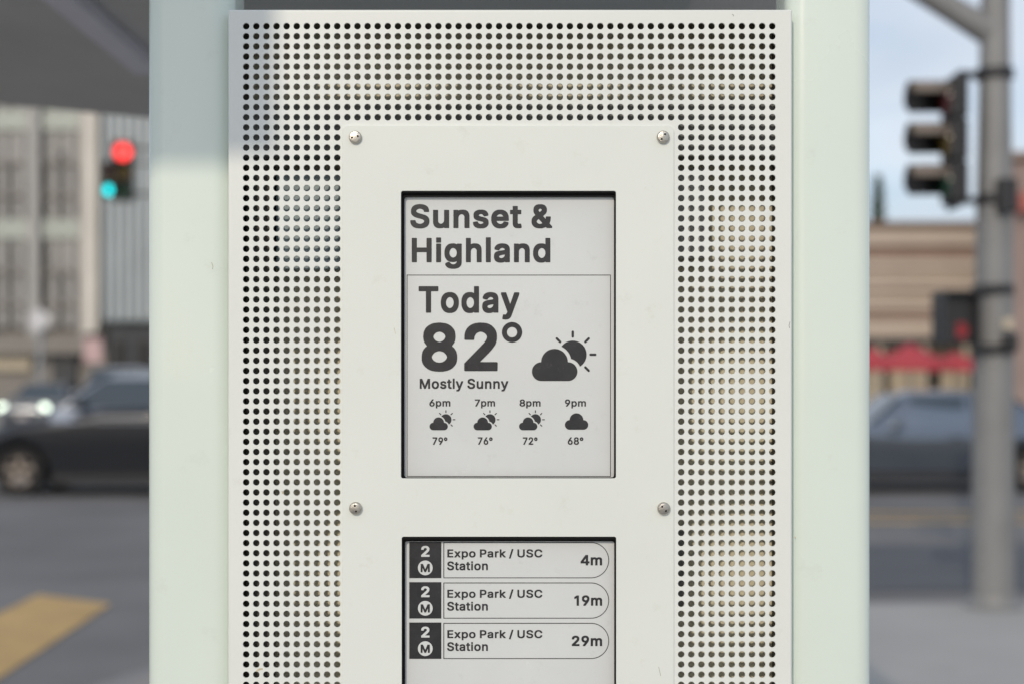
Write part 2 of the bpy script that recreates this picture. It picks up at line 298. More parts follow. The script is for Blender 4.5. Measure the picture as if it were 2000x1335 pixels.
  'g': (446, "156,-161 200,-165 236,-164 260,-161 300,-150 336,-129 360,-105 374,-81 380,-65 385,-41 386,-13 386,383 384,391 376,393 304,393 301,391 299,387 299,367 296,362 276,379 253,391 236,396 220,398 188,398 164,397 144,392 120,384 103,375 83,359 67,343 54,327 36,289 25,255 21,227 20,187 21,155 25,127 37,91 45,75 68,41 84,26 120,4 144,-4 168,-8 220,-9 248,-3 272,7 296,25 297,23 296,-17 290,-37 283,-49 268,-64 256,-72 240,-78 220,-82 200,-83 188,-82 168,-76 140,-60 113,-29 108,-27 92,-27 39,-57 37,-65 39,-81 50,-101 72,-124 92,-139 108,-147 124,-153;192,75 172,80 156,89 141,103 131,115 117,147 113,163 111,183 111,203 116,235 128,266 147,291 156,299 176,310 196,315 212,315 240,307 260,293 273,279 286,255 291,239 298,207 298,179 292,149 286,131 278,115 266,99 252,87 235,79 212,74"),
  'h': (431, "40,-10 43,-13 47,-14 111,-14 123,-14 127,-10 128,234 130,246 139,272 153,290 161,298 186,310 211,315 219,314 235,310 249,302 259,293 271,278 276,266 281,250 282,230 283,-10 287,-14 299,-14 363,-14 367,-13 370,-10 371,242 370,270 367,294 361,314 355,330 343,349 335,359 319,373 307,381 291,389 259,396 223,398 199,397 179,393 155,383 140,374 131,366 128,370 128,374 128,514 127,520 123,523 47,523 42,522 39,518"),
  'i': (188, "40,-10 43,-13 47,-14 111,-14 123,-14 127,-10 128,382 127,390 123,393 47,393 40,390 39,386;41,438 47,436 111,436 123,436 126,438 128,446 127,531 123,534 119,534 51,534 43,533 40,530 39,446"),
  'k': (402, "40,-10 43,-13 51,-14 119,-14 123,-14 127,-11 128,130 151,152 155,149 283,-13 291,-14 379,-14 383,-13 386,-6 386,6 383,14 225,214 226,218 371,366 374,370 374,374 373,390 371,392 363,393 275,393 263,382 131,247 128,250 128,254 128,514 127,520 123,523 47,523 42,522 39,518"),
  'l': (188, "40,-10 43,-13 47,-14 111,-14 123,-14 127,-10 128,526 127,534 123,538 47,538 43,537 40,534"),
  'm': (631, "40,-10 43,-13 47,-14 111,-14 123,-14 127,-10 128,246 134,266 139,278 144,286 151,294 161,302 175,310 195,316 219,313 232,306 249,290 256,278 259,266 261,-10 263,-13 267,-14 339,-14 347,-12 349,-2 349,238 352,262 358,278 362,286 377,302 387,308 403,314 415,316 439,312 459,302 471,289 477,278 480,266 482,246 483,-10 487,-14 491,-14 567,-13 570,-10 571,-2 570,282 566,306 562,322 554,338 544,354 535,365 523,375 507,385 479,396 459,399 435,400 415,399 383,393 355,381 336,366 319,347 311,359 299,373 287,383 267,393 247,399 203,400 183,397 163,390 151,384 127,365 126,386 123,392 115,393 43,392 40,390 39,382"),
  'n': (431, "40,-10 43,-13 47,-14 111,-14 123,-14 127,-10 128,234 130,246 139,272 153,290 161,298 186,310 211,315 219,314 235,310 249,302 259,293 271,278 276,266 281,250 282,230 283,-10 287,-14 299,-14 363,-14 367,-13 370,-10 371,242 370,274 367,294 362,310 353,334 346,346 335,359 319,373 307,381 291,389 275,393 247,397 203,397 179,393 159,385 140,374 127,363 126,386 123,392 115,393 47,393 40,390 39,382"),
  'o': (436, "161,-18 176,-21 200,-22 240,-21 268,-15 288,-7 312,4 328,17 344,33 361,54 372,74 381,94 389,122 394,154 395,190 394,222 389,254 382,278 372,302 355,330 344,343 328,359 312,372 292,382 264,392 240,397 208,398 176,397 152,392 124,383 104,372 88,360 68,340 54,322 44,304 32,276 26,250 22,226 20,182 22,150 27,122 33,98 43,74 54,54 64,41 88,16 104,4 124,-6 148,-15;196,62 184,64 169,70 158,78 145,90 128,113 121,130 113,158 111,182 111,198 113,218 122,250 128,263 145,286 156,297 169,306 196,315 216,315 232,312 248,305 268,289 280,275 288,261 299,230 304,198 304,178 302,158 293,126 284,108 271,90 252,74 236,66 208,61"),
  'p': (445, "40,-153 43,-156 51,-157 119,-157 123,-157 127,-154 128,7 129,11 131,14 148,-1 162,-9 175,-15 191,-19 235,-22 259,-21 283,-16 307,-7 323,2 340,15 359,34 373,55 383,73 393,99 398,123 403,155 404,191 403,227 398,255 393,279 383,304 373,323 358,343 343,358 327,372 307,383 283,392 259,397 203,398 175,392 162,387 143,375 127,361 126,387 123,392 51,393 41,391 39,383;207,63 187,69 175,77 159,90 147,107 138,127 130,155 127,175 127,203 132,231 138,251 145,267 155,282 171,298 185,307 211,315 227,315 243,312 259,304 271,296 288,279 303,251 308,235 313,203 313,175 311,158 303,127 291,104 279,88 257,71 243,65 223,61"),
  'r': (280, "40,-10 43,-13 47,-14 111,-14 123,-14 127,-10 128,238 131,254 139,273 145,282 159,295 171,302 191,309 203,311 239,308 251,308 255,310 257,318 257,386 255,396 251,398 219,399 187,398 155,388 143,381 127,369 125,390 119,393 47,393 40,390 39,382"),
  's': (386, "132,-18 178,-22 210,-21 234,-18 270,-7 300,10 313,22 323,34 334,50 340,66 344,82 345,94 344,134 337,154 330,169 318,183 302,197 288,206 266,215 170,240 153,246 142,251 134,257 129,262 125,270 124,278 126,286 138,300 154,311 166,316 182,318 210,314 222,309 230,304 246,286 251,278 255,266 258,264 278,264 336,278 338,286 337,302 326,329 312,350 301,362 280,378 250,391 214,398 166,398 122,391 90,376 70,362 51,342 44,330 37,314 34,298 33,278 34,246 40,226 46,215 62,194 74,184 91,174 114,164 142,156 202,142 226,134 242,124 252,110 253,102 250,94 242,82 234,76 222,69 210,64 194,60 182,59 158,63 134,74 118,90 107,118 102,121 86,121 24,106 22,102 22,86 27,66 33,50 50,26 61,14 74,4 86,-2 102,-10"),
  't': (248, "126,-14 136,-17 164,-18 200,-17 224,-11 227,-6 227,10 214,66 208,68 196,68 168,65 152,70 148,74 142,86 140,106 140,310 144,313 208,313 216,315 218,322 218,386 216,391 212,393 140,394 140,478 139,482 136,484 56,485 52,482 51,478 50,394 0,393 -7,390 -8,382 -8,318 -5,314 0,313 48,313 51,310 51,90 53,62 59,42 66,26 79,10 96,-3 116,-12"),
  'u': (431, "139,-15 159,-18 187,-19 211,-18 231,-14 251,-6 267,3 283,17 284,-7 287,-13 295,-14 363,-14 370,-11 371,-3 371,381 370,389 367,392 291,393 287,393 283,389 282,161 279,129 275,118 267,103 256,89 247,81 227,70 203,65 175,69 161,77 151,86 142,97 132,117 129,133 128,149 127,389 123,393 111,393 47,393 43,392 40,389 39,133 40,109 44,85 49,65 56,49 67,30 79,17 91,6 106,-3 123,-10"),
  'x': (400, "8,-10 11,-13 15,-14 95,-14 103,-12 159,71 187,119 191,119 219,72 275,-12 283,-14 363,-14 367,-14 371,-11 371,11 246,190 247,194 251,201 364,366 366,370 366,382 365,390 363,392 343,393 279,393 271,392 221,318 191,267 111,392 103,393 23,393 16,390 15,374 17,366 134,194 10,14 7,6"),
  'y': (410, "49,-155 83,-159 107,-159 135,-154 151,-148 171,-136 189,-119 198,-107 211,-83 218,-67 383,365 385,377 385,385 383,391 375,393 299,393 295,392 292,389 211,166 195,117 97,389 95,392 91,393 23,393 7,392 4,389 4,369 145,-3 137,-27 128,-47 123,-56 111,-68 99,-74 55,-72 48,-75 34,-127 33,-143 35,-151"),
  '°': (337, "121,273 153,269 181,270 197,273 227,285 249,302 263,317 276,341 282,357 286,373 287,405 284,429 277,453 260,481 241,500 221,513 197,523 181,526 165,527 137,526 117,522 97,514 77,502 56,481 41,457 33,437 30,421 29,405 30,377 34,357 44,333 57,313 73,297 89,286;145,352 137,356 117,376 110,401 115,417 137,440 148,445 161,447 178,441 201,418 206,405 207,393 205,385 200,377 179,357 153,349"),
 },
 20: {
  '&': (478, "157,-25 204,-27 228,-25 248,-22 288,-11 304,-5 324,7 328,5 346,-17 352,-20 448,-20 456,-17 457,-13 457,15 398,87 417,131 424,167 428,215 427,239 424,242 416,244 335,243 330,239 326,199 324,187 320,182 256,259 257,263 273,275 316,315 324,327 332,343 342,371 344,399 343,431 339,447 333,463 318,487 308,499 296,509 280,518 248,529 228,533 172,533 152,529 132,523 116,516 92,499 80,485 72,473 65,459 59,443 56,427 55,391 58,359 69,327 76,314 101,279 64,249 44,228 30,207 24,194 17,175 15,159 14,139 15,107 19,83 28,59 46,31 60,17 76,4 96,-7 120,-17;192,67 180,68 160,75 144,85 127,103 119,123 118,131 119,139 128,157 140,172 156,187 168,196 256,91 248,84 232,76 208,69;188,345 184,348 164,378 157,399 164,415 184,434 204,439 208,439 220,434 232,423 238,415 240,407 236,391 221,371"),
  '/': (279, "-2,-94 8,-96 80,-96 88,-94 90,-90 254,518 254,546 252,551 248,552 168,553 160,550 158,546 -5,-62 -6,-86"),
  '1': (404, "196,-18 206,-20 286,-20 292,-18 295,-14 296,514 294,526 290,528 210,529 198,527 80,450 77,446 76,362 78,356 82,353 110,353 190,399 191,398 192,-6 193,-14"),
  '2': (457, "48,-18 58,-20 394,-20 406,-18 408,-14 409,66 406,75 394,77 204,78 307,186 341,226 375,274 384,290 395,318 400,346 401,382 399,406 395,426 389,442 379,462 366,480 342,502 322,515 302,524 283,530 258,534 218,536 170,531 146,523 110,504 94,491 82,478 66,455 58,438 52,418 48,398 46,354 48,346 50,344 62,342 134,342 142,343 145,346 147,350 149,374 153,386 165,410 178,422 198,434 210,438 222,439 238,437 249,434 266,425 278,416 287,406 294,394 298,382 299,366 292,342 281,322 263,298 46,63 44,54 44,-6 45,-14"),
  '4': (457, "266,-18 276,-20 340,-20 352,-20 360,-18 363,-10 364,84 424,85 428,86 432,90 433,94 432,178 428,182 424,183 368,183 364,184 363,186 363,518 361,526 356,528 256,529 248,528 244,526 11,174 10,94 12,89 16,86 260,85 262,82 262,-10;144,185 144,187 260,368 262,362 262,186 260,183 256,183 148,183"),
  '6': (457, "195,-25 222,-27 262,-25 286,-21 306,-14 326,-4 358,20 374,39 387,59 397,79 403,99 408,127 409,163 408,191 403,215 397,235 389,255 378,272 365,287 347,303 334,312 314,321 290,329 270,332 232,335 341,495 341,523 339,527 334,529 246,529 238,528 234,526 122,361 85,303 66,266 54,235 50,218 45,191 44,171 45,127 49,103 55,83 66,57 78,39 91,23 106,10 118,2 146,-14 170,-21;214,71 202,75 181,87 172,95 166,103 150,131 147,143 146,163 148,175 155,195 162,207 172,219 190,233 202,239 214,243 230,244 242,242 258,236 274,224 287,211 302,183 307,163 307,151 302,131 296,119 282,97 274,90 254,76 242,72 226,69"),
  '7': (457, "80,-18 88,-20 172,-20 180,-19 184,-15 410,434 411,442 411,518 408,527 396,529 56,529 48,528 44,526 42,518 42,442 44,436 48,433 284,432 287,430 80,18 77,10 77,-6 78,-14"),
  '8': (457, "185,-25 222,-27 262,-26 310,-16 334,-7 350,2 370,16 394,43 407,63 415,83 419,103 421,127 420,159 412,195 405,211 390,236 370,257 356,267 378,293 389,311 396,331 400,351 402,375 402,391 396,431 388,451 379,467 354,495 338,507 322,516 302,525 282,530 238,536 214,536 170,530 150,525 136,519 110,504 98,496 85,483 70,463 62,447 55,427 50,391 50,375 53,347 56,331 63,311 74,293 96,267 82,257 65,239 53,223 40,195 35,175 32,143 33,103 37,83 45,63 58,43 70,28 94,8 118,-6 142,-16;214,71 194,74 182,79 170,86 154,99 148,107 141,119 136,135 136,143 142,162 147,171 162,188 174,198 186,205 210,213 226,214 242,213 266,205 277,199 295,183 310,163 316,143 316,135 311,119 304,107 290,92 278,83 260,75 246,72 226,69;218,311 194,319 174,333 168,339 158,355 154,375 158,395 168,411 176,419 186,427 202,435 226,439 250,435 266,427 277,419 290,403 294,395 298,375 296,363 289,347 274,329 258,319 238,311 226,310"),
  '9': (457, "113,-18 122,-20 206,-20 214,-19 218,-17 351,178 382,233 399,274 404,294 407,314 409,354 407,386 403,406 395,430 386,450 374,468 362,483 350,495 326,512 306,522 286,529 258,534 218,536 190,534 170,530 146,522 110,502 94,488 78,470 55,430 50,410 45,386 44,354 45,318 49,294 55,274 66,251 77,234 90,219 122,195 162,180 186,176 220,174 113,18 110,10 110,-6 111,-14;214,266 201,270 186,278 178,285 162,302 152,322 146,346 146,354 151,378 156,390 163,402 174,414 188,426 202,434 214,438 230,439 242,437 262,428 274,419 283,410 290,401 301,378 307,358 307,346 302,326 297,314 281,290 262,275 250,269 226,264"),
  'C': (540, "227,-25 274,-27 318,-23 354,-15 370,-9 402,8 434,32 447,47 466,74 477,95 488,127 492,147 493,171 490,178 486,179 394,179 389,175 382,151 371,131 358,114 350,107 334,94 312,83 290,76 266,73 254,74 222,83 202,93 190,102 182,108 162,131 154,142 143,163 135,183 129,207 124,251 125,275 128,299 134,323 145,351 157,371 169,387 185,403 218,424 238,431 270,435 290,433 302,429 330,417 358,395 371,379 382,359 390,331 394,329 482,328 491,331 493,339 493,359 489,379 482,399 466,435 442,467 421,487 386,510 354,523 318,532 294,535 258,536 222,533 190,527 162,517 135,503 110,485 86,462 69,439 53,411 37,375 29,343 23,307 20,243 22,203 28,167 38,131 52,99 66,75 86,46 110,24 134,7 162,-8 190,-18"),
  'E': (449, "44,-18 54,-20 382,-20 390,-19 394,-15 395,66 394,71 390,76 382,77 145,78 146,208 370,210 374,214 375,218 375,286 373,302 366,306 146,306 145,430 150,432 386,433 390,436 392,442 392,518 390,526 386,528 378,529 58,529 46,528 42,526 40,514 40,-6 41,-14"),
  'H': (547, "44,-18 54,-20 134,-20 142,-18 144,-14 145,210 150,212 370,212 372,210 373,-14 376,-18 382,-20 466,-20 474,-18 477,-10 477,6 477,514 476,522 474,527 466,529 386,529 378,528 374,526 372,514 372,314 370,309 146,309 145,514 143,526 134,529 94,529 50,529 42,526 40,514 40,-2 41,-14"),
  'M': (658, "44,-18 54,-20 130,-20 138,-18 141,-14 142,298 142,294 146,290 267,-14 270,-18 282,-20 350,-20 358,-18 361,-14 482,296 484,286 485,-14 490,-19 498,-20 578,-20 586,-16 588,-6 588,510 587,522 586,526 582,528 574,529 470,529 462,528 458,526 334,204 318,157 314,150 296,202 170,526 166,528 158,529 54,529 46,528 42,526 40,514 40,-2 41,-14"),
  'P': (475, "44,-18 54,-20 134,-20 142,-18 144,-14 146,166 274,167 302,172 323,178 346,188 368,202 386,218 396,230 407,246 417,270 422,286 427,314 429,358 424,402 417,426 410,442 395,466 382,481 367,494 350,504 326,516 302,522 274,527 246,529 54,529 46,528 42,526 40,514 40,-6 41,-14;146,262 145,342 146,431 222,432 254,430 282,420 302,404 314,387 318,377 323,362 324,346 323,334 318,318 310,301 301,290 280,274 270,269 254,265 226,262"),
  'S': (477, "181,-27 232,-29 264,-28 288,-24 316,-17 356,1 378,17 392,32 405,49 414,65 421,81 426,105 428,145 424,185 419,201 414,213 396,238 374,257 352,270 328,282 276,299 228,312 176,331 159,341 148,352 141,361 137,369 136,377 141,393 152,408 160,416 184,430 208,437 224,438 252,434 268,429 293,413 300,407 308,395 315,381 318,365 320,360 324,359 408,358 416,359 419,361 420,365 421,373 419,409 407,445 395,465 384,479 369,493 348,508 331,517 288,530 236,536 216,536 168,531 144,525 123,517 101,505 84,493 68,478 56,463 46,445 38,425 33,405 32,365 35,333 42,309 54,289 68,272 88,256 112,242 140,230 172,219 232,202 283,185 300,175 312,164 318,157 323,145 325,137 317,117 305,101 296,93 284,85 260,75 224,70 204,72 180,78 160,88 152,94 141,105 133,117 129,125 122,153 120,155 112,157 32,157 24,156 20,154 18,145 18,125 22,101 27,81 36,60 45,45 57,29 80,9 92,1 112,-9 136,-18"),
  'T': (479, "177,-18 186,-20 266,-20 274,-18 276,-14 277,430 282,432 422,432 434,434 436,438 437,446 437,518 434,527 422,529 30,529 18,528 14,526 12,518 12,446 13,438 16,434 26,432 170,432 173,430 173,-6 174,-14"),
  'U': (547, "214,-26 254,-28 298,-27 330,-21 354,-14 378,-4 402,11 426,32 438,45 450,62 462,86 470,110 475,134 477,166 477,514 476,522 474,527 466,529 386,529 378,528 374,523 373,186 370,158 365,142 352,118 341,106 330,96 314,86 298,79 282,75 258,72 234,75 218,80 202,87 186,98 176,106 161,126 153,142 147,158 144,186 144,514 142,526 134,529 118,529 50,529 42,526 40,514 40,166 42,138 47,110 55,86 68,62 81,42 98,24 118,9 136,-2 162,-14 190,-21"),
  'a': (419, "127,-27 168,-29 204,-25 232,-17 256,-4 258,-15 264,-19 348,-20 352,-19 356,-15 357,-3 357,257 356,281 353,301 348,321 332,351 312,371 292,385 276,392 248,399 204,404 172,404 136,399 104,389 86,381 64,365 50,353 30,325 22,305 21,281 24,273 88,254 108,254 116,256 138,285 164,303 184,309 196,310 208,309 224,303 240,292 248,281 252,273 254,265 250,257 246,253 220,246 164,239 112,230 72,217 52,206 40,196 25,177 19,165 11,133 10,101 12,77 22,41 40,14 64,-6 96,-20;152,69 136,75 124,84 113,101 114,109 117,117 128,128 140,136 152,141 188,148 252,158 256,157 255,137 249,117 240,101 223,85 203,73 188,68 172,66"),
  'd': (454, "157,-26 200,-28 240,-24 256,-20 268,-14 280,-8 292,2 294,-14 296,-18 300,-19 380,-20 388,-18 391,-14 392,514 391,522 388,527 380,529 304,529 296,528 293,526 292,522 291,514 291,386 291,382 288,379 271,390 256,397 224,404 164,403 136,397 116,390 96,379 76,363 60,347 48,330 36,307 26,282 20,260 15,226 14,186 15,150 19,122 28,90 36,70 48,48 63,26 79,10 96,-3 115,-14;188,70 172,77 160,86 151,94 135,114 122,150 117,178 117,198 119,218 127,246 135,262 144,276 152,285 172,300 196,308 208,309 233,302 246,294 260,282 275,262 282,246 289,218 291,198 291,178 286,146 275,118 265,102 256,92 236,77 220,70 204,68"),
  'e': (434, "170,-26 220,-28 260,-25 296,-16 312,-8 329,2 353,22 371,46 379,62 384,78 385,102 384,106 380,110 320,124 296,125 288,122 282,110 272,95 260,83 248,75 224,68 204,67 191,70 164,82 145,98 135,110 128,123 121,146 124,149 380,149 385,150 390,154 391,202 388,254 378,290 368,316 348,347 322,370 308,380 297,386 264,399 228,404 168,403 144,397 128,392 100,378 78,362 63,346 48,326 36,305 27,282 19,254 15,222 14,186 15,150 21,118 27,94 37,70 48,50 63,30 80,13 100,-2 124,-13 144,-20;124,241 123,242 124,246 134,266 144,278 156,290 176,303 188,307 204,309 224,306 236,302 248,294 267,274 279,254 282,242"),
  'g': (455, "169,-169 200,-171 240,-170 264,-166 304,-156 324,-145 343,-133 356,-121 368,-106 380,-85 386,-69 390,-45 392,-17 392,383 392,391 388,397 380,399 300,398 295,395 292,377 280,385 260,396 244,401 228,403 164,403 136,397 116,390 96,379 64,351 48,331 36,307 28,287 20,259 15,231 14,187 15,151 20,121 26,99 36,75 63,35 80,20 115,-1 140,-10 160,-13 224,-15 256,-8 280,3 288,9 290,7 290,-17 284,-33 277,-45 264,-58 252,-66 236,-72 216,-76 200,-77 180,-73 169,-69 144,-54 119,-25 112,-21 92,-21 84,-23 33,-53 31,-65 33,-85 44,-105 67,-129 88,-145 116,-158 152,-167;184,83 172,88 160,95 147,107 135,123 123,151 120,163 117,183 117,203 122,231 133,259 150,283 163,295 176,302 196,308 208,309 232,303 246,295 256,287 268,273 280,251 285,235 292,203 292,183 288,159 281,135 268,113 256,100 244,91 224,83 204,80"),
  'h': (440, "37,-18 47,-20 123,-20 131,-18 133,-14 134,230 136,242 144,266 159,286 168,294 184,302 199,307 211,308 231,304 243,297 255,287 265,274 270,262 275,246 276,226 277,-14 279,-18 283,-19 299,-20 367,-20 373,-18 376,-14 376,270 372,298 367,318 361,334 349,354 327,377 311,387 297,394 275,400 255,403 235,404 195,403 171,398 155,391 135,380 134,518 132,526 127,528 43,529 35,526 34,522 33,-6 34,-14"),
  'i': (197, "37,-18 47,-20 123,-20 131,-18 133,-14 134,386 133,394 127,398 43,399 38,398 35,395 33,390 33,-6 34,-14;35,434 39,431 47,430 123,430 131,432 134,438 134,450 134,530 131,538 123,540 47,540 39,539 35,536 33,526 33,442"),
  'k': (411, "37,-18 47,-20 119,-20 131,-18 133,-14 134,-6 135,126 151,141 278,-18 287,-20 379,-20 387,-19 391,-14 392,10 389,18 234,214 378,362 380,370 379,394 375,398 367,399 270,398 135,262 134,518 132,526 127,528 43,529 35,526 34,522 33,-6 34,-14"),
  'l': (197, "37,-18 47,-20 123,-20 131,-18 134,-10 134,530 133,538 131,542 127,543 43,544 37,542 34,538 33,-6 34,-14"),
  'm': (640, "37,-18 47,-20 123,-20 131,-18 133,-14 134,242 140,262 151,283 163,294 175,302 183,306 199,310 217,306 227,301 235,294 245,282 253,262 255,-15 259,-19 267,-20 343,-20 352,-18 354,-14 355,-6 355,238 357,254 363,274 369,282 380,294 391,302 415,310 435,306 455,296 467,282 471,274 474,262 476,242 477,-14 479,-18 487,-20 563,-20 573,-18 576,-14 577,-6 577,258 576,286 572,310 568,326 560,342 550,358 541,370 531,378 511,391 483,402 463,405 443,406 415,405 395,403 379,399 351,387 331,372 319,360 305,378 289,390 271,399 251,405 199,406 183,404 155,394 135,381 132,386 131,394 127,398 123,399 38,398 34,394 33,382 33,-6 34,-14"),
  'n': (440, "37,-18 47,-20 123,-20 131,-18 133,-14 134,230 136,242 144,266 159,286 168,294 184,302 199,307 211,308 231,304 243,297 255,287 265,274 270,262 275,246 276,226 277,-14 279,-18 287,-20 367,-20 375,-16 377,-6 377,246 376,274 372,298 367,318 359,338 349,354 327,377 311,387 295,395 255,403 219,404 191,402 173,398 155,391 135,380 133,382 131,394 127,398 123,399 43,399 38,398 35,395 33,382 33,-6 34,-14"),
  'o': (445, "167,-26 200,-28 244,-27 272,-21 292,-13 316,-2 332,11 348,26 367,50 378,70 388,93 396,122 400,150 401,190 400,226 395,258 388,282 376,310 367,326 351,346 332,365 316,378 292,390 272,397 244,403 200,404 168,402 144,397 124,391 100,378 84,366 72,355 63,346 48,326 37,306 28,285 20,254 16,226 14,194 16,150 20,122 27,94 37,70 48,50 60,34 84,10 100,-2 120,-12 144,-21;192,69 176,75 160,86 151,94 133,118 126,134 119,162 117,194 119,214 127,242 134,258 151,282 164,294 176,301 200,309 212,309 228,306 244,299 264,283 274,270 285,250 293,226 298,198 298,178 296,162 287,130 274,106 264,93 244,77 228,70 208,67"),
  'p': (454, "37,-161 47,-163 119,-163 131,-161 133,-157 134,-149 135,0 147,-9 159,-15 171,-20 187,-25 219,-28 239,-28 263,-27 287,-22 311,-13 327,-4 347,11 366,31 388,67 398,95 404,119 409,151 410,187 409,227 404,259 398,283 389,307 376,331 363,348 347,365 329,379 311,389 287,397 263,403 203,404 167,396 154,391 135,378 132,383 130,395 123,399 43,399 39,398 35,395 33,383 33,-149 34,-157;203,70 187,77 169,91 158,103 151,115 144,131 136,163 133,179 133,199 136,219 144,247 151,263 158,275 175,292 187,300 203,306 215,309 223,309 239,306 254,299 266,291 283,273 297,247 302,231 307,199 307,179 305,163 297,131 289,115 275,95 251,76 239,70 219,68"),
  'r': (289, "37,-18 47,-20 123,-20 131,-18 133,-14 134,238 137,250 144,266 151,277 165,290 175,297 203,305 251,302 259,304 261,306 263,314 263,390 262,398 259,402 251,404 219,405 183,403 151,394 135,385 133,386 131,394 127,398 123,399 43,399 38,398 34,394 33,382 33,-6 34,-14"),
  's': (395, "145,-26 190,-28 234,-25 254,-20 278,-11 306,6 318,16 330,30 340,46 349,74 351,102 349,138 343,158 335,174 322,189 310,200 294,211 270,221 172,246 158,251 142,260 136,266 131,274 131,278 134,285 138,290 150,300 170,310 186,312 206,308 226,298 240,282 249,262 254,258 282,258 338,271 342,273 344,282 344,302 333,330 324,346 308,366 294,377 282,385 254,397 218,404 162,404 118,396 85,382 66,368 46,347 38,334 32,318 28,302 27,282 29,242 34,222 43,206 55,190 70,178 86,169 110,158 198,136 222,128 237,118 246,106 246,102 239,90 226,79 218,74 205,70 182,65 162,69 150,73 138,80 125,94 118,106 113,122 108,126 82,127 22,113 18,111 16,102 16,82 25,50 35,34 54,10 70,-2 98,-16 114,-21"),
  't': (257, "130,-22 164,-24 204,-23 228,-17 231,-14 233,-10 233,14 220,71 212,74 192,74 172,71 159,74 154,78 148,89 146,106 147,306 212,307 222,310 224,318 224,390 220,397 216,399 148,399 146,402 146,482 144,487 141,490 52,490 48,489 45,482 44,400 -4,399 -9,398 -13,394 -14,386 -13,314 -12,310 -4,307 45,306 45,86 48,56 53,38 60,22 76,3 95,-10 112,-17"),
  'u': (440, "148,-23 175,-25 215,-24 235,-20 255,-12 275,0 278,-3 279,-15 283,-19 287,-20 367,-20 372,-19 376,-15 377,-3 377,385 376,393 373,397 363,399 287,399 279,397 277,393 276,161 273,133 265,113 249,93 231,79 215,73 203,71 179,75 167,82 155,92 143,110 138,121 135,133 134,153 133,393 131,397 123,399 43,399 35,395 33,385 33,133 35,101 38,81 43,61 50,45 59,29 71,14 83,3 99,-7 115,-15 131,-20"),
  'x': (409, "5,-18 15,-20 99,-20 107,-18 164,66 187,104 191,105 214,66 271,-18 279,-20 363,-20 375,-18 377,-14 378,-2 378,10 375,18 255,190 255,194 370,362 372,370 372,390 371,394 367,398 343,399 267,398 263,394 215,323 191,282 127,382 115,398 23,399 15,398 11,395 9,390 9,374 11,362 125,194 3,16 1,10 1,-10"),
  'y': (419, "57,-163 83,-165 115,-165 131,-162 155,-154 174,-143 187,-132 196,-123 208,-103 224,-71 390,365 391,389 390,393 387,397 379,399 299,399 291,398 287,395 195,139 103,393 100,397 91,399 11,399 3,398 -1,395 -3,389 -2,365 138,-3 128,-31 122,-43 117,-51 106,-63 95,-68 51,-66 46,-67 42,-71 27,-127 27,-151 31,-157"),
  '°': (346, "128,265 153,263 185,264 205,269 233,280 254,297 269,313 282,337 288,353 291,369 293,389 292,421 288,441 281,461 267,485 247,505 229,517 201,528 185,532 145,533 117,529 97,522 73,508 49,485 33,457 28,441 24,425 23,405 24,373 28,353 34,337 40,325 49,311 57,301 83,281 109,269;153,356 141,363 123,381 117,401 121,413 133,425 145,436 157,440 169,438 175,433 195,413 201,397 196,385 177,365 173,362"),
 },
 25: {
  '&': (486, "149,-29 160,-31 204,-32 228,-31 248,-28 288,-17 308,-10 324,-1 342,-21 344,-23 352,-25 452,-25 460,-21 463,-13 463,11 462,19 406,87 406,91 421,127 429,163 433,215 432,243 428,247 420,249 340,249 329,247 326,243 324,239 320,195 316,196 264,259 267,263 277,271 320,311 329,323 338,343 346,363 347,371 349,399 347,435 344,451 338,467 323,491 312,503 298,515 284,523 252,534 232,538 168,538 148,534 132,529 116,523 100,513 84,499 69,479 60,463 52,431 50,403 51,371 54,351 63,327 72,309 90,283 91,279 61,255 41,235 23,207 12,175 9,143 10,99 15,79 22,59 32,41 44,25 58,11 73,-1 88,-10 108,-19 132,-26;180,74 160,82 140,97 132,107 128,115 123,131 128,146 140,163 160,183 164,186 168,187 248,91 232,83 208,75 192,72;188,353 168,383 163,399 169,411 188,429 204,433 208,433 219,427 231,415 234,407 232,397 216,375"),
  '/': (287, "-7,-98 4,-101 80,-101 92,-98 95,-94 259,514 260,526 259,550 256,555 252,557 164,558 156,554 154,550 -10,-58 -11,-90"),
  '1': (412, "191,-22 202,-25 290,-25 298,-21 301,-14 301,518 298,530 290,534 206,534 194,532 75,454 71,446 71,358 74,351 78,348 94,347 114,348 186,390 187,-6 188,-18"),
  '2': (465, "43,-22 50,-25 58,-25 398,-25 410,-22 413,-18 414,66 413,74 410,79 398,82 218,82 220,86 311,182 346,222 369,254 386,280 394,298 399,314 405,346 406,382 404,410 400,430 394,446 383,466 370,484 346,507 326,520 306,529 286,535 258,539 214,541 166,535 142,528 106,509 90,495 77,482 62,460 53,442 47,422 42,398 41,350 43,342 49,338 134,337 146,338 150,342 151,346 154,371 157,382 170,406 182,418 194,425 210,432 222,434 246,429 271,414 285,398 292,382 294,370 287,346 276,326 259,302 40,66 39,54 39,-10 40,-18"),
  '4': (465, "261,-22 268,-25 276,-25 352,-25 364,-22 367,-18 368,-10 368,78 372,80 428,80 433,82 436,85 438,90 438,170 436,183 433,186 428,188 372,188 368,190 368,518 365,530 360,533 252,534 244,533 240,530 8,181 5,174 5,94 6,86 12,81 24,80 256,79 257,-10 258,-18;156,188 153,190 256,350 257,190 252,188"),
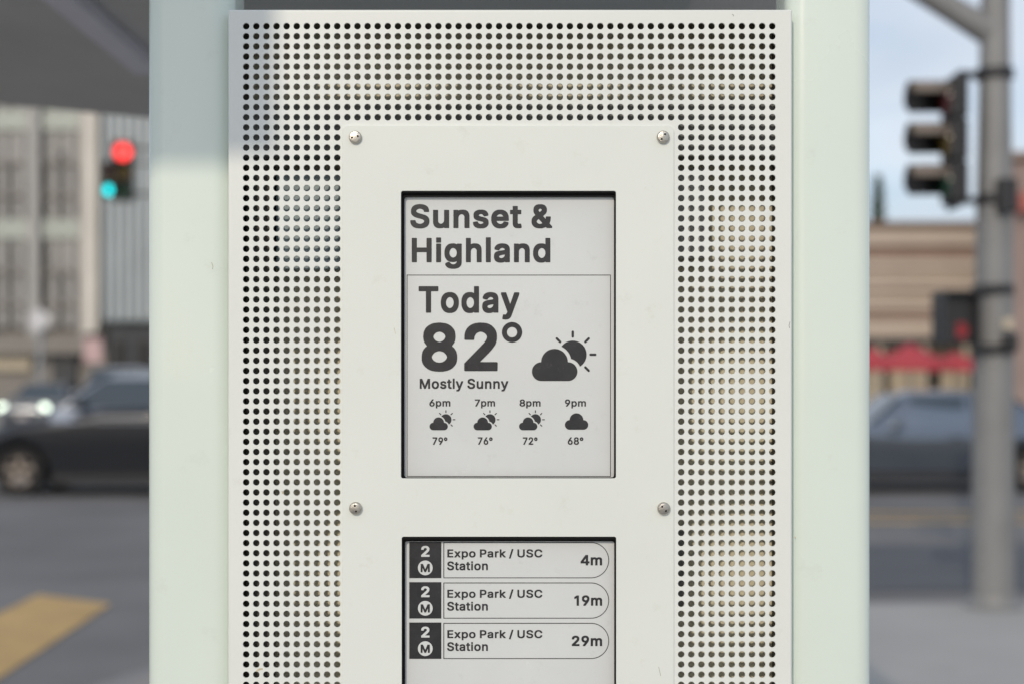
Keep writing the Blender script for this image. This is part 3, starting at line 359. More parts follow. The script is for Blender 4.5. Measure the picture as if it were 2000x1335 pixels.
  '6': (465, "185,-29 218,-32 262,-31 290,-26 310,-19 330,-9 362,15 379,35 392,55 400,71 408,95 413,123 414,163 413,195 408,219 402,239 394,259 382,277 352,307 338,317 318,326 294,333 274,337 242,339 346,491 347,523 343,531 338,533 242,534 234,533 230,530 113,359 82,310 65,279 49,235 44,215 40,191 39,159 40,127 46,95 52,75 60,55 74,35 86,20 106,2 142,-19 166,-25;222,75 207,79 199,83 186,91 174,102 166,113 157,131 153,143 151,159 156,183 162,196 174,212 186,223 198,231 214,237 226,239 238,237 250,233 266,223 278,212 285,203 296,183 300,167 302,155 297,135 292,123 275,99 266,91 250,81 230,75"),
  '7': (465, "76,-22 80,-24 88,-25 172,-25 184,-24 188,-20 414,430 416,442 416,518 415,526 412,531 400,534 56,534 44,533 40,530 37,518 37,442 38,434 40,431 44,428 56,427 278,426 73,18 72,-14"),
  '8': (465, "177,-29 218,-32 266,-31 314,-21 338,-12 354,-3 374,11 399,39 412,59 419,79 423,99 426,127 425,163 417,199 410,215 396,239 382,254 367,267 391,303 400,323 404,343 407,367 407,391 401,435 393,455 383,471 370,487 358,499 343,511 326,521 306,530 286,535 238,541 214,541 170,536 146,530 138,526 109,511 94,500 80,487 66,468 50,431 45,391 45,367 48,343 52,323 61,303 85,267 67,251 50,229 42,215 34,195 30,175 27,143 28,103 33,79 40,59 53,39 66,24 86,6 98,-3 114,-11 138,-21;222,75 194,80 178,88 166,96 158,104 150,115 144,127 141,139 146,156 152,167 162,179 174,191 187,199 198,203 214,208 226,209 238,208 254,203 265,199 278,191 290,179 300,167 306,156 311,139 308,127 302,115 284,95 266,84 254,79 230,75;226,315 198,323 180,335 173,343 163,359 159,375 163,391 173,407 180,415 190,422 206,430 226,434 246,430 262,422 272,415 286,398 290,389 293,375 291,367 284,351 271,335 254,323 238,317"),
  '9': (465, "109,-22 114,-24 130,-25 210,-25 221,-22 355,174 387,230 403,270 410,294 413,314 414,358 413,386 409,406 400,434 391,454 378,473 366,488 354,500 328,518 310,527 290,534 262,539 238,541 214,541 190,539 166,534 142,527 106,507 90,492 73,474 51,434 45,414 40,390 39,358 40,318 44,290 50,270 62,246 72,230 86,214 118,190 158,175 182,171 210,170 106,18 105,-14;222,270 206,274 194,280 182,289 170,302 160,318 151,350 157,378 165,394 171,402 183,414 194,423 214,432 226,434 238,432 258,423 270,414 278,406 286,396 295,378 300,362 302,350 299,334 292,318 276,294 261,282 250,275 230,270"),
  'C': (548, "217,-29 274,-32 322,-28 364,-17 378,-12 406,4 438,28 452,43 470,69 482,91 493,123 497,143 498,175 494,182 490,184 402,185 390,184 384,179 377,155 367,135 354,119 346,111 326,96 310,88 286,81 270,78 262,79 242,83 222,90 204,99 188,111 160,143 147,167 140,187 133,211 129,251 130,271 133,295 139,319 150,347 170,379 190,399 222,419 242,426 270,430 298,425 326,413 353,391 366,375 377,355 386,327 390,324 482,323 490,324 495,327 498,335 498,359 492,387 486,405 473,435 450,467 426,491 390,515 358,528 322,537 274,541 218,538 190,533 173,527 158,521 130,507 106,489 82,467 64,443 46,411 34,382 23,343 17,307 15,267 17,203 24,163 32,131 47,95 64,67 81,43 106,19 130,2 158,-13 186,-23"),
  'E': (457, "39,-22 46,-25 54,-25 382,-25 394,-24 398,-20 400,-10 400,66 398,77 394,80 382,82 150,82 150,202 154,204 362,204 374,205 379,210 380,218 380,286 380,298 378,306 374,310 370,311 154,311 150,314 150,426 378,427 390,428 394,431 396,434 397,442 397,518 396,526 394,530 390,533 378,534 54,534 42,533 38,530 36,526 35,514 35,-6 36,-18"),
  'H': (555, "39,-22 50,-25 134,-25 146,-22 149,-18 150,-6 150,206 154,207 366,207 367,-6 368,-18 370,-21 374,-24 382,-25 466,-25 474,-24 478,-22 481,-18 482,-6 482,514 481,526 478,531 466,534 382,534 374,533 370,530 367,518 366,314 150,314 150,518 147,530 138,534 94,534 46,534 38,530 36,526 35,514 35,-6 36,-18"),
  'M': (666, "39,-22 50,-25 134,-25 142,-23 146,-18 147,-6 147,254 150,263 265,-22 270,-24 278,-25 350,-25 362,-23 366,-18 478,268 479,-6 480,-18 482,-21 486,-24 494,-25 578,-25 586,-24 590,-21 593,-14 593,6 593,514 592,526 590,530 586,533 578,534 470,534 458,533 454,530 314,168 301,206 174,530 170,533 158,534 50,534 42,533 38,530 36,526 35,514 35,-6 36,-18"),
  'P': (483, "39,-22 50,-25 94,-25 138,-25 146,-22 149,-18 150,-10 150,158 154,161 274,162 306,167 330,174 354,185 373,198 390,214 401,226 410,240 422,266 428,286 432,310 434,358 429,406 422,430 413,450 402,467 389,482 370,499 330,521 306,527 278,532 242,534 54,534 42,533 38,530 36,526 35,514 35,-6 36,-18;150,270 150,426 222,427 250,425 278,415 298,399 310,382 317,362 319,346 317,334 310,314 304,302 296,294 278,280 266,274 242,268 222,267 154,267"),
  'S': (485, "172,-31 216,-34 264,-33 292,-29 316,-23 340,-13 364,-1 380,11 396,27 410,45 419,61 428,86 432,105 433,129 433,153 430,185 426,201 418,217 400,242 379,261 356,275 332,287 284,302 228,318 176,337 164,345 152,356 146,365 142,373 143,381 148,392 158,405 167,413 188,425 208,431 224,433 248,429 264,424 288,409 296,402 302,393 310,377 313,361 316,356 320,354 412,353 420,355 423,357 425,361 426,373 423,413 412,449 400,469 388,483 374,497 352,512 336,521 292,535 240,541 212,541 164,535 140,530 120,522 96,509 80,497 64,483 53,469 41,449 34,429 29,409 27,361 30,329 37,305 49,285 64,268 84,252 108,237 136,225 168,214 228,198 278,181 296,170 308,160 313,153 319,141 319,137 312,121 300,105 288,95 272,86 256,80 224,75 208,77 184,83 164,93 153,101 144,111 137,121 134,129 128,154 124,160 112,162 28,162 20,161 16,158 13,149 13,125 16,101 21,81 32,55 43,37 53,25 75,5 88,-4 108,-14 132,-23"),
  'T': (487, "172,-22 182,-25 266,-25 278,-22 281,-18 282,-6 282,426 426,427 438,430 442,438 442,458 442,522 438,531 434,533 422,534 26,534 14,533 10,530 7,518 7,446 8,434 11,430 22,427 167,426 168,-6 169,-18"),
  'U': (555, "206,-30 218,-32 250,-33 302,-32 330,-27 358,-19 386,-6 405,6 422,19 440,38 457,62 467,82 475,106 481,138 482,518 481,526 478,531 466,534 382,534 374,532 370,529 368,514 368,190 365,162 360,146 350,127 344,118 326,101 310,91 294,84 278,80 258,78 238,80 219,86 206,92 182,109 164,134 157,146 152,162 149,190 149,518 146,530 138,534 118,534 50,534 42,533 38,530 36,526 35,514 35,166 37,134 42,106 50,82 63,58 77,38 94,20 114,4 138,-10 162,-20"),
  'a': (427, "118,-31 152,-34 192,-32 220,-27 252,-14 256,-22 264,-25 348,-25 356,-24 361,-19 362,-7 362,257 361,285 358,305 353,325 336,356 316,376 296,389 284,395 256,403 204,409 164,409 132,403 112,398 84,387 59,369 46,357 26,329 17,309 16,277 20,269 84,250 112,249 120,251 143,281 168,298 188,305 204,304 223,297 234,289 240,283 247,269 247,265 245,261 240,257 216,251 164,245 108,235 72,223 48,211 37,201 28,193 20,181 14,169 6,137 5,97 7,73 18,37 36,10 60,-11 92,-25;160,72 140,80 128,89 124,93 119,105 124,116 129,121 144,131 156,136 192,144 248,152 251,149 250,141 244,121 235,105 219,89 206,81 192,75 172,71"),
  'd': (462, "150,-30 160,-32 200,-33 240,-30 260,-24 288,-10 289,-18 292,-22 300,-25 384,-25 392,-23 396,-18 397,-6 397,514 396,526 392,532 380,534 300,534 292,532 289,530 286,518 286,394 284,389 260,402 224,409 160,408 132,402 112,395 92,384 72,368 56,352 44,334 31,310 21,286 15,262 10,230 9,186 10,146 14,118 22,90 31,66 42,46 56,25 72,8 92,-8 112,-19;196,74 180,79 168,87 156,98 140,118 127,150 124,166 122,190 124,214 132,242 147,270 156,280 176,295 188,300 204,304 232,296 252,281 264,266 276,246 281,230 284,214 286,186 285,166 280,147 271,122 261,106 244,89 228,79 208,73"),
  'e': (442, "162,-30 172,-32 204,-33 244,-32 268,-29 304,-19 332,-3 357,18 375,42 384,58 389,74 390,106 388,111 385,114 324,129 312,130 292,130 284,126 268,99 256,88 244,80 228,74 216,72 208,72 196,74 172,84 152,100 140,114 129,138 128,142 132,144 380,144 391,146 394,150 396,158 396,202 392,258 387,282 374,318 365,334 353,350 327,374 312,385 300,391 268,403 232,409 164,407 140,402 117,394 96,383 74,366 59,350 44,331 32,310 22,286 15,258 10,226 9,182 10,146 22,90 32,66 44,46 56,30 79,6 96,-6 120,-18 144,-26;132,246 132,250 140,263 148,274 161,286 180,298 204,304 220,302 244,290 260,274 274,250 272,246"),
  'g': (463, "157,-173 200,-176 244,-175 268,-171 308,-160 330,-149 348,-137 360,-125 372,-111 384,-91 391,-73 395,-49 397,-17 397,387 396,396 392,402 380,404 300,404 295,403 290,399 288,388 260,402 244,406 228,409 160,408 136,402 112,395 92,384 76,371 60,355 44,336 31,311 21,287 16,267 10,235 9,195 10,151 15,119 23,91 32,70 56,34 72,18 95,3 112,-6 132,-13 156,-18 184,-20 224,-20 260,-13 284,-2 286,-5 285,-13 280,-29 273,-41 260,-53 244,-63 232,-68 216,-71 196,-71 172,-64 148,-49 124,-21 120,-17 116,-16 83,-17 28,-49 26,-65 26,-81 28,-89 43,-113 60,-131 83,-149 100,-158 120,-165;192,87 176,92 164,100 152,111 140,126 126,159 123,171 122,195 127,227 137,255 145,267 156,280 168,291 180,298 204,304 232,296 248,286 262,271 275,247 281,231 286,203 287,187 284,168 276,139 268,124 254,107 240,96 220,87 204,85"),
  'h': (448, "32,-22 43,-25 123,-25 135,-22 138,-18 139,-6 139,226 141,238 149,262 164,282 171,288 190,298 211,303 230,298 239,292 251,282 260,270 266,258 270,242 271,-6 272,-18 275,-22 283,-25 367,-25 378,-22 382,-14 381,274 377,302 372,322 365,338 354,358 331,382 315,392 302,398 283,404 259,408 239,409 195,408 171,403 139,390 139,522 136,530 131,533 39,534 31,530 29,526 28,-6 29,-18"),
  'i': (205, "32,-22 43,-25 123,-25 135,-22 138,-18 139,-6 139,386 137,398 135,401 131,403 39,404 31,400 28,394 28,-6 29,-18;35,426 123,425 132,426 137,430 139,442 139,530 138,538 135,542 123,545 47,545 35,544 31,541 28,530 28,438 30,430"),
  'k': (419, "32,-22 43,-25 111,-25 127,-25 135,-22 138,-18 139,-10 139,122 151,133 271,-20 275,-24 287,-25 383,-25 393,-22 397,-14 397,14 394,22 242,214 382,358 385,370 384,398 379,403 371,404 275,404 264,402 143,278 139,278 139,518 136,530 131,533 39,534 31,530 29,526 28,-6 29,-18"),
  'l': (205, "32,-22 43,-25 127,-25 135,-22 139,-14 139,534 138,542 135,546 131,548 39,549 31,545 28,538 28,-6 29,-18"),
  'm': (648, "32,-22 43,-25 123,-25 135,-22 138,-18 139,-6 140,242 146,262 155,279 167,290 179,298 187,301 199,304 211,302 223,296 231,289 241,278 245,270 248,258 249,-10 250,-18 253,-22 263,-25 347,-25 355,-23 359,-18 361,246 368,270 381,286 395,297 415,304 431,301 451,291 462,278 466,270 469,258 471,242 471,-6 472,-18 475,-22 487,-25 567,-25 578,-22 581,-18 582,-6 581,286 578,310 572,330 565,346 555,362 545,374 536,382 515,396 487,407 467,410 423,411 395,408 379,405 347,391 323,372 319,371 307,384 291,396 275,404 251,410 191,410 167,405 155,400 139,392 132,402 127,404 43,404 33,402 29,398 28,386 28,-6 29,-18"),
  'n': (448, "32,-22 43,-25 123,-25 135,-22 138,-18 139,-6 139,226 141,238 149,262 164,282 171,288 190,298 211,303 230,298 239,292 251,282 260,270 266,258 270,242 271,-6 272,-18 275,-22 287,-25 367,-25 375,-24 379,-21 382,-14 382,-6 382,246 381,278 377,302 372,322 365,338 354,358 343,370 330,382 315,392 299,400 259,408 219,409 191,407 167,402 151,396 139,389 135,399 132,402 127,404 43,404 35,403 31,400 28,394 28,386 28,-6 29,-18"),
  'o': (453, "159,-30 168,-32 200,-33 248,-32 276,-25 296,-18 320,-6 336,6 353,22 371,46 382,66 392,88 400,114 405,150 406,194 405,230 400,262 393,286 382,310 371,330 362,342 353,354 336,370 320,382 298,394 272,402 244,408 212,409 172,408 142,402 117,394 96,382 79,370 59,350 46,334 32,310 21,282 15,258 11,230 9,198 9,174 11,146 15,118 22,90 32,67 46,42 60,25 79,6 96,-6 116,-17 140,-26;200,73 180,79 168,87 156,98 140,119 132,134 127,150 124,166 122,190 124,210 131,238 138,254 146,266 156,278 176,294 192,301 208,304 224,301 240,294 260,278 268,268 277,254 288,226 292,206 293,186 291,166 283,134 276,120 260,98 236,80 224,75 212,73"),
  'p': (462, "32,-165 43,-168 111,-168 127,-168 135,-165 138,-161 139,-153 139,-13 143,-14 167,-25 183,-30 199,-32 223,-33 263,-32 291,-26 315,-17 331,-8 351,7 370,27 392,63 403,91 410,119 414,147 415,183 414,227 409,263 403,287 394,311 381,335 367,353 351,369 334,383 315,394 291,402 267,408 239,409 199,409 183,406 163,401 151,396 139,389 135,399 131,403 127,404 43,404 35,403 30,399 28,383 28,-149 29,-161;207,75 191,82 174,95 162,107 156,119 148,135 141,163 138,183 138,199 144,227 148,243 163,271 179,287 191,295 219,304 235,301 249,295 261,287 279,268 291,245 296,231 301,211 302,187 300,167 292,135 285,119 270,99 247,80 235,75 219,73"),
  'r': (297, "32,-22 43,-25 123,-25 135,-22 138,-18 139,-6 139,234 140,242 145,254 153,270 169,286 179,292 199,299 207,300 231,297 255,297 263,299 266,302 268,314 268,394 267,402 263,407 255,409 223,410 183,409 147,399 139,394 132,402 123,404 39,404 33,402 29,398 28,386 28,-6 29,-18"),
  's': (403, "134,-30 174,-33 218,-32 242,-29 278,-18 310,1 324,14 342,38 350,58 354,74 356,94 354,142 348,162 342,174 330,190 314,205 294,218 270,226 174,251 150,262 138,274 137,278 142,285 154,296 174,305 186,307 202,304 222,293 235,278 244,258 250,253 282,252 342,266 346,269 349,278 348,306 338,334 329,350 312,370 302,379 286,390 258,402 218,409 162,409 150,408 114,401 80,386 62,373 42,352 33,338 27,322 24,306 22,286 24,238 30,217 38,202 51,186 66,174 79,166 105,154 132,146 194,131 218,123 230,116 239,106 239,102 234,94 222,84 206,76 182,71 158,76 142,85 129,98 123,110 118,126 114,130 110,131 78,131 18,118 14,115 11,106 11,86 16,62 23,42 39,18 54,2 80,-14 94,-21 110,-26"),
  't': (265, "123,-26 132,-28 160,-29 204,-28 232,-22 236,-18 237,-14 237,18 225,74 220,78 216,79 188,79 172,76 164,78 159,82 152,94 151,110 152,302 216,302 224,304 226,306 228,310 229,318 229,394 228,398 224,402 220,403 152,405 151,482 150,490 146,494 136,496 52,496 44,493 40,486 40,406 36,404 -8,404 -14,402 -18,398 -19,386 -19,314 -16,306 -8,302 40,302 40,86 43,54 48,34 56,17 68,2 88,-14 108,-22"),
  'u': (448, "139,-27 175,-30 219,-28 242,-23 259,-17 271,-10 275,-20 278,-23 283,-25 367,-25 375,-24 381,-19 382,-7 382,385 381,397 378,401 367,404 287,404 275,401 272,397 271,385 271,165 268,137 260,117 244,97 227,84 211,78 199,76 180,81 171,87 159,97 150,109 144,121 140,137 139,385 138,397 135,401 123,404 43,404 35,403 31,400 28,393 28,385 28,133 29,101 33,77 38,57 45,41 55,24 67,9 79,-2 95,-12 111,-20"),
  'x': (417, "0,-22 7,-25 15,-25 99,-25 111,-23 171,65 187,92 191,93 215,54 267,-23 279,-25 367,-25 375,-24 379,-22 382,-18 383,-6 383,14 380,22 263,190 263,194 375,359 377,366 377,390 376,398 372,402 363,404 343,404 271,404 262,402 211,328 191,294 187,298 155,349 120,402 107,404 19,404 11,403 7,400 4,394 4,386 4,366 7,358 118,194 -3,18 -4,-14"),
  'y': (427, "47,-167 79,-170 115,-170 147,-164 159,-159 179,-147 199,-128 211,-111 228,-75 395,361 396,393 395,397 391,402 379,404 295,404 287,403 283,400 195,157 108,397 105,401 95,404 11,404 -1,403 -5,400 -8,389 -7,361 132,-3 123,-28 115,-43 101,-59 91,-63 47,-61 41,-63 37,-67 23,-123 22,-151 24,-159 27,-162"),
  '°': (354, "120,261 149,258 189,259 205,263 233,274 259,293 270,305 287,333 293,349 297,369 298,409 295,437 287,461 271,489 252,509 234,521 205,533 185,537 145,538 113,534 93,526 65,510 45,489 29,462 23,445 19,425 18,385 22,353 29,333 45,306 62,289 85,273 109,263;149,365 127,385 123,401 125,409 146,429 153,433 161,434 169,430 189,411 195,397 189,386 169,366 157,363 153,363"),
 },
}

def lettering(body, x0, x1, y0, y1, D, parent, material='ink', w=20, name='lettering'):
    """printed words fitted into a measured box (left, right, top, bottom); one flat mesh"""
    loops = []; pen = 0
    for ch in body:
        if ch == ' ': pen += 155 + w; continue
        adv, txt = GLYPHS[w][ch]
        for l in txt.split(';'):
            loops.append([(pen + int(p.split(',')[0]), int(p.split(',')[1])) for p in l.split()])
        pen += adv
    xs = [p[0] for l in loops for p in l]; ys = [p[1] for l in loops for p in l]
    lx, hx, ly, hy = min(xs), max(xs), min(ys), max(ys)
    a, b = P(x0, y1, D), P(x1, y0, D)
    loops = [[(a.x + (x - lx)/(hx - lx)*(b.x - a.x), a.z + (y - ly)/(hy - ly)*(b.z - a.z)) for x, y in l] for l in loops]
    return flat_shape(name, loops, material, parent, D)

# ------------------------------------------------------------------ ground
g = MB().quad((-600, -600, 0), (600, -600, 0), (600, 900, 0), (-600, 900, 0)).build('road', 'asphalt'); structure(g)
# near corner of pavement: edge runs along the left, rounds off and crosses to the right
edge = [(-1.95, -60), (-1.95, 6.6)]
for k in range(1, 9):
    a = R(180 - 90*k/8); edge.append((1.25 + 3.2*math.cos(a), 6.6 + 3.0*math.sin(a)))
edge += [(4.0, 9.7), (60, 10.4)]
def offset_line(pts, d):
    out = []
    for i, p in enumerate(pts):
        a = Vector(pts[max(i-1, 0)]); b = Vector(pts[min(i+1, len(pts)-1)]); t = (b - a).normalized()
        out.append((p[0] - t.y*d, p[1] + t.x*d))
    return out
kerb_in = offset_line(edge, -0.15); gut_out = offset_line(edge, 0.45)
poly = kerb_in + [(60, -60)]
m = MB(); n = len(poly)
m.add([(x, y, 0.13) for x, y in poly], [list(range(n))]); structure(m.build('pavement', 'concrete'))
m = MB()
for i in range(len(edge) - 1):
    a, b, c, d = kerb_in[i], kerb_in[i+1], edge[i+1], edge[i]
    m.quad((*a, 0.126), (*b, 0.126), (*c, 0.126), (*d, 0.126)); m.quad((*d, 0.126), (*c, 0.126), (*c, 0), (*d, 0))
structure(m.build('kerb', 'kerb_stone'))
m = MB()
for i in range(len(edge) - 1):
    a, b, c, d = edge[i], edge[i+1], gut_out[i+1], gut_out[i]
    m.quad((*a, 0.004), (*b, 0.004), (*c, 0.004), (*d, 0.004))
structure(m.build('gutter', 'gutter'))
structure(boxo('far_pavement', 'concrete', None, 5.0, 80, 27, 80, -0.05, 0.13))
structure(boxo('far_pavement', 'concrete', None, -80, -4.0, 49, 120, -0.05, 0.13))

# painted crossing bar and lane lines
bar = MB().add([(-3.50, 6.0, 0.008), (-2.72, 5.8, 0.008), (-2.90, 10.3, 0.008), (-3.58, 10.75, 0.008)], [[0, 1, 2, 3]])
tag(bar.build('crossing_bar', 'yellow_paint'), 'worn yellow crossing bar painted on the asphalt left of the kiosk', 'road marking')
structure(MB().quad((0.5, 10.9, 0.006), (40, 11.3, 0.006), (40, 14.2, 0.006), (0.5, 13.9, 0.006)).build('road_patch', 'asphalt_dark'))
ln = MB().quad((2.2, 17.0, 0.008), (40, 17.4, 0.008), (40, 17.65, 0.008), (2.2, 17.25, 0.008)).quad((2.2, 16.0, 0.008), (40, 16.4, 0.008), (40, 16.65, 0.008), (2.2, 16.25, 0.008))
tag(ln.build('lane_line', 'yellow_paint'), 'faded orange double lane line across the road behind the signal pole', 'road marking')

# ------------------------------------------------------------------ the kiosk
kiosk = thing('information_kiosk', 'off-white perforated metal information kiosk with two electronic paper displays', 'kiosk', (0, YP, 0.13))
KO = Vector((0, YP, 0.13))
def K(o):                      # parent to the kiosk, keeping world coordinates
    o.parent = kiosk; o.matrix_parent_inverse = Matrix.Translation(-KO); return o

PX = YP / F                    # metres per photo pixel on the panel plane
def X(px): return (px - 1000) * PX
def Z(py): return CZ + (HY - py) * PX

# perforated sheet: every hole is cut through 2.5 mm steel
pitch = 19.768; c0x, c0y = 480.6, 51.4; NC, NR = 53, 100; hr = 6.35; TH = 0.0022
m = MB(); SEG = 20
def sq(a):
    c, s = math.cos(a), math.sin(a); k = 1 / max(abs(c), abs(s)); return c*k, s*k
cell = [(math.cos(2*math.pi*(k+.5)/SEG), math.sin(2*math.pi*(k+.5)/SEG), *sq(2*math.pi*(k+.5)/SEG)) for k in range(SEG)]
def add_hole(cx, cy):
    hx, hz = X(cx), Z(cy); h = pitch*PX/2; r = hr*PX; o = len(m.v)
    for c, s, qx, qz in cell: m.v.append((hx + qx*h, YP, hz + qz*h))
    for c, s, qx, qz in cell: m.v.append((hx + c*(r+.00018), YP, hz + s*(r+.00018)))
    for c, s, qx, qz in cell: m.v.append((hx + c*r, YP + .0003, hz + s*r))
    for c, s, qx, qz in cell: m.v.append((hx + c*r, YP + TH, hz + s*r))
    for lev in range(3):
        for k in range(SEG):
            j = (k+1) % SEG
            m.f.append([o + lev*SEG + k, o + lev*SEG + j, o + (lev+1)*SEG + j, o + (lev+1)*SEG + k])
    # corners of the cell
    for qx, qz in ((1,1),(-1,1),(-1,-1),(1,-1)):
        ks = sorted(range(SEG), key=lambda k: abs(cell[k][2]-qx) + abs(cell[k][3]-qz))[:2]
        i = len(m.v); m.v.append((hx + qx*h, YP, hz + qz*h)); m.f.append([o + ks[0], o + ks[1], i])
for r_ in range(NR):
    for c_ in range(NC):
        if r_ < 10 or c_ < 10 or c_ >= 43:
            add_hole(c0x + c_*pitch, c0y + r_*pitch)
gx0, gx1 = c0x - pitch/2, c0x + (NC-.5)*pitch; gy0, gy1 = c0y - pitch/2, c0y + (NR-.5)*pitch
sx0, sx1, sy0, sy1 = 445.0, 1547.5, 18.5, gy1 + 40
def strip(xa, xb, ya, yb, y=YP): m.quad((X(xa), y, Z(yb)), (X(xb), y, Z(yb)), (X(xb), y, Z(ya)), (X(xa), y, Z(ya)))
er = 5.0
strip(sx0+er, gx0, sy0+er, sy1-er); strip(gx1, sx1-er, sy0+er, sy1-er); strip(gx0, gx1, sy0+er, gy0); strip(gx0, gx1, gy1, sy1-er)
ix0, ix1, iy0 = gx0 + 10*pitch, gx1 - 10*pitch, gy0 + 10*pitch
strip(ix0, ix0+32, iy0, gy1); strip(ix1-32, ix1, iy0, gy1); strip(ix0+32, ix1-32, iy0, iy0+30)
rings = []
for k in range(6):
    a = R(90*k/5); o = er*PX*math.sin(a); y = YP + er*PX*(1-math.cos(a))
    rings.append([(X(sx0+er)-o, y, Z(sy1-er)-o), (X(sx1-er)+o, y, Z(sy1-er)-o), (X(sx1-er)+o, y, Z(sy0+er)+o), (X(sx0+er)-o, y, Z(sy0+er)+o)])
y2 = YP + 0.022
rings.append([(p[0], y2, p[2]) for p in rings[-1]])
m.loft(rings, cap=False)
sheet = K(m.build('perforated_panel', 'panel_paint', smooth=True, angle=25))

# plain lower panel down to the ground and the kiosk's housing
K(boxo('lower_panel', 'panel_paint', None, X(sx0)+.002, X(sx1)-.002, YP+.004, YP+.03, 0.20, Z(sy1)-.006, bevel=.002))
TB = 0.079                     # depth of the back wall inside the housing
by = YP + TB
K(boxo('back_wall', 'inner_beige', None, X(455), X(1537), by, by+.004, 0.25, Z(24)))
K(boxo('housing_lid', 'inner_dark', None, X(456), X(1536), YP+.022, by, Z(26), Z(21)))
K(boxo('housing_side', 'inner_dark', None, X(452.5), X(456), YP+.024, by+.004, 0.25, Z(21)))
K(boxo('housing_side', 'inner_dark', None, X(1536), X(1540), YP+.024, by+.004, 0.25, Z(21)))
K(boxo('cross_rail', 'inner_grey', None, X(458), X(1534), YP+.010, YP+.030, Z(302), Z(197)))
K(boxo('equipment_box', 'inner_blue', None, X(524), X(664), YP+.045, YP+.074, Z(520), Z(318), bevel=.002))
K(boxo('equipment_box', 'inner_light', None, X(1322), X(1388), YP+.034, YP+.062, Z(500), Z(318), bevel=.002))
K(boxo('equipment_box', 'inner_grey', None, X(1322), X(1352), YP+.030, YP+.070, Z(1200), Z(1040), bevel=.002))
K(boxo('inner_strut', 'inner_dark', None, X(470), X(520), YP+.030, YP+.055, 0.3, Z(205)))
K(boxo('monitor_case', 'inner_grey', None, X(668), X(1316), YP+.014, YP+.07, Z(2010), Z(320)))

# cover plate with the two display windows
yF = YP - 0.0022
def loop(x0, x1, y0, y1, r, D): 
    a, b = P(x0, y1, D), P(x1, y0, D); return rrect(a.x, b.x, a.z, b.z, r*PX)
W1 = (783.2, 1203.2, 373.2, 933.2); W2 = (784.6, 1203.6, 1047.2, 1607)
plate = K(flat_shape('cover_plate', [loop(668.3, 1316.4, 245.5, 2030, 11, yF), loop(*W1, 4, yF), loop(*W2, 4, yF)], 'plate_paint', None, yF, 0.0014, 0.0004))

def display(W, top):
    x0, x1, y0, y1 = W
    d0 = YP + 0.0055; d1 = YP + 0.0085
    sc = K(boxo('display_screen', 'screen_glass', None, P(x0-12, 0, d1).x, P(x1+12, 0, d1).x, d1, d1+.004, P(0, y1+14, d1).z, P(0, y0-14, d1).z))
    def S(o): o.parent = sc; return o
    # two stepped black gaskets
    S(flat_shape('gasket', [loop(x0-11, x1+11, y0-12, y1+13, 3, YP), loop(x0+3.0, x1-2.2, y0+5.2, y1-0.4, 3, YP+.002)], 'gasket', None, YP+.0003, .0018, .0003))
    S(flat_shape('gasket', [loop(x0-11, x1+11, y0-12, y1+13, 3, YP+.004), loop(x0+6.2, x1-3.6, y0+top, y1-1.6, 5, YP+.004)], 'gasket', None, YP+.0035, .003, .0003))
    return sc, d1 - 0.0003
def rect_print(name, x0, x1, y0, y1, D, parent, material='ink'):
    a, b = P(x0, y1, D), P(x1, y0, D)
    return MB().quad((a.x, D, a.z), (b.x, D, a.z), (b.x, D, b.z), (a.x, D, b.z)).build(name, material, parent)
def circle_pts(cx, cy, r, D, n=48): 
    return [(lambda p: (p.x, p.z))(P(cx + r*math.cos(2*math.pi*k/n), cy + r*math.sin(2*math.pi*k/n), D)) for k in range(n)]
def poly_print(name, pts, D, parent, material='ink'):
    return flat_shape(name, [[(lambda p: (p.x, p.z))(P(x, y, D)) for x, y in pts]], material, parent, D)

# --- upper display: place name and weather
s1, D1 = display(W1, 11.3)
lettering('Sunset &', 801.4, 1078.4, 398.9, 446.5, D1, s1, w=25)
lettering('Highland', 804.2, 1074.9, 463.7, 525.3, D1, s1, w=25)
lettering('Today', 817.6, 1014.3, 559.1, 624.2, D1, s1, w=25)
lettering('82', 823.5, 972.0, 630.0, 725.0, D1, s1, w=25)
flat_shape('degree_ring', [circle_pts(1000.1, 648.7, 19.8, D1), circle_pts(1000.1, 648.7, 10.0, D1)], 'ink', s1, D1)
lettering('Mostly Sunny', 819.8, 992.8, 738.2, 763.4, D1, s1, w=20)
for t, x0, x1 in (('6pm', 838.6, 879.6), ('7pm', 927.4, 966.8), ('8pm', 1014.8, 1055.8), ('9pm', 1103.4, 1144.4)):
    lettering(t, x0, x1, 779.0, 796.4, D1, s1, w=20)
for t, x0, x1 in (('79°', 844.8, 873.8), ('76°', 933.2, 962.0), ('72°', 1021.2, 1049.8), ('68°', 1109.0, 1139.4)):
    lettering(t, x0, x1, 852.8, 867.5, D1, s1, w=20)
for r in ((794.4, 1193.0, 536.7, 538.0), (794.4, 1193.0, 928.6, 929.9), (794.4, 795.7, 538.0, 928.6), (1191.7, 1193.0, 538.0, 928.6)):
    rect_print('frame_line', *r, D1, s1)

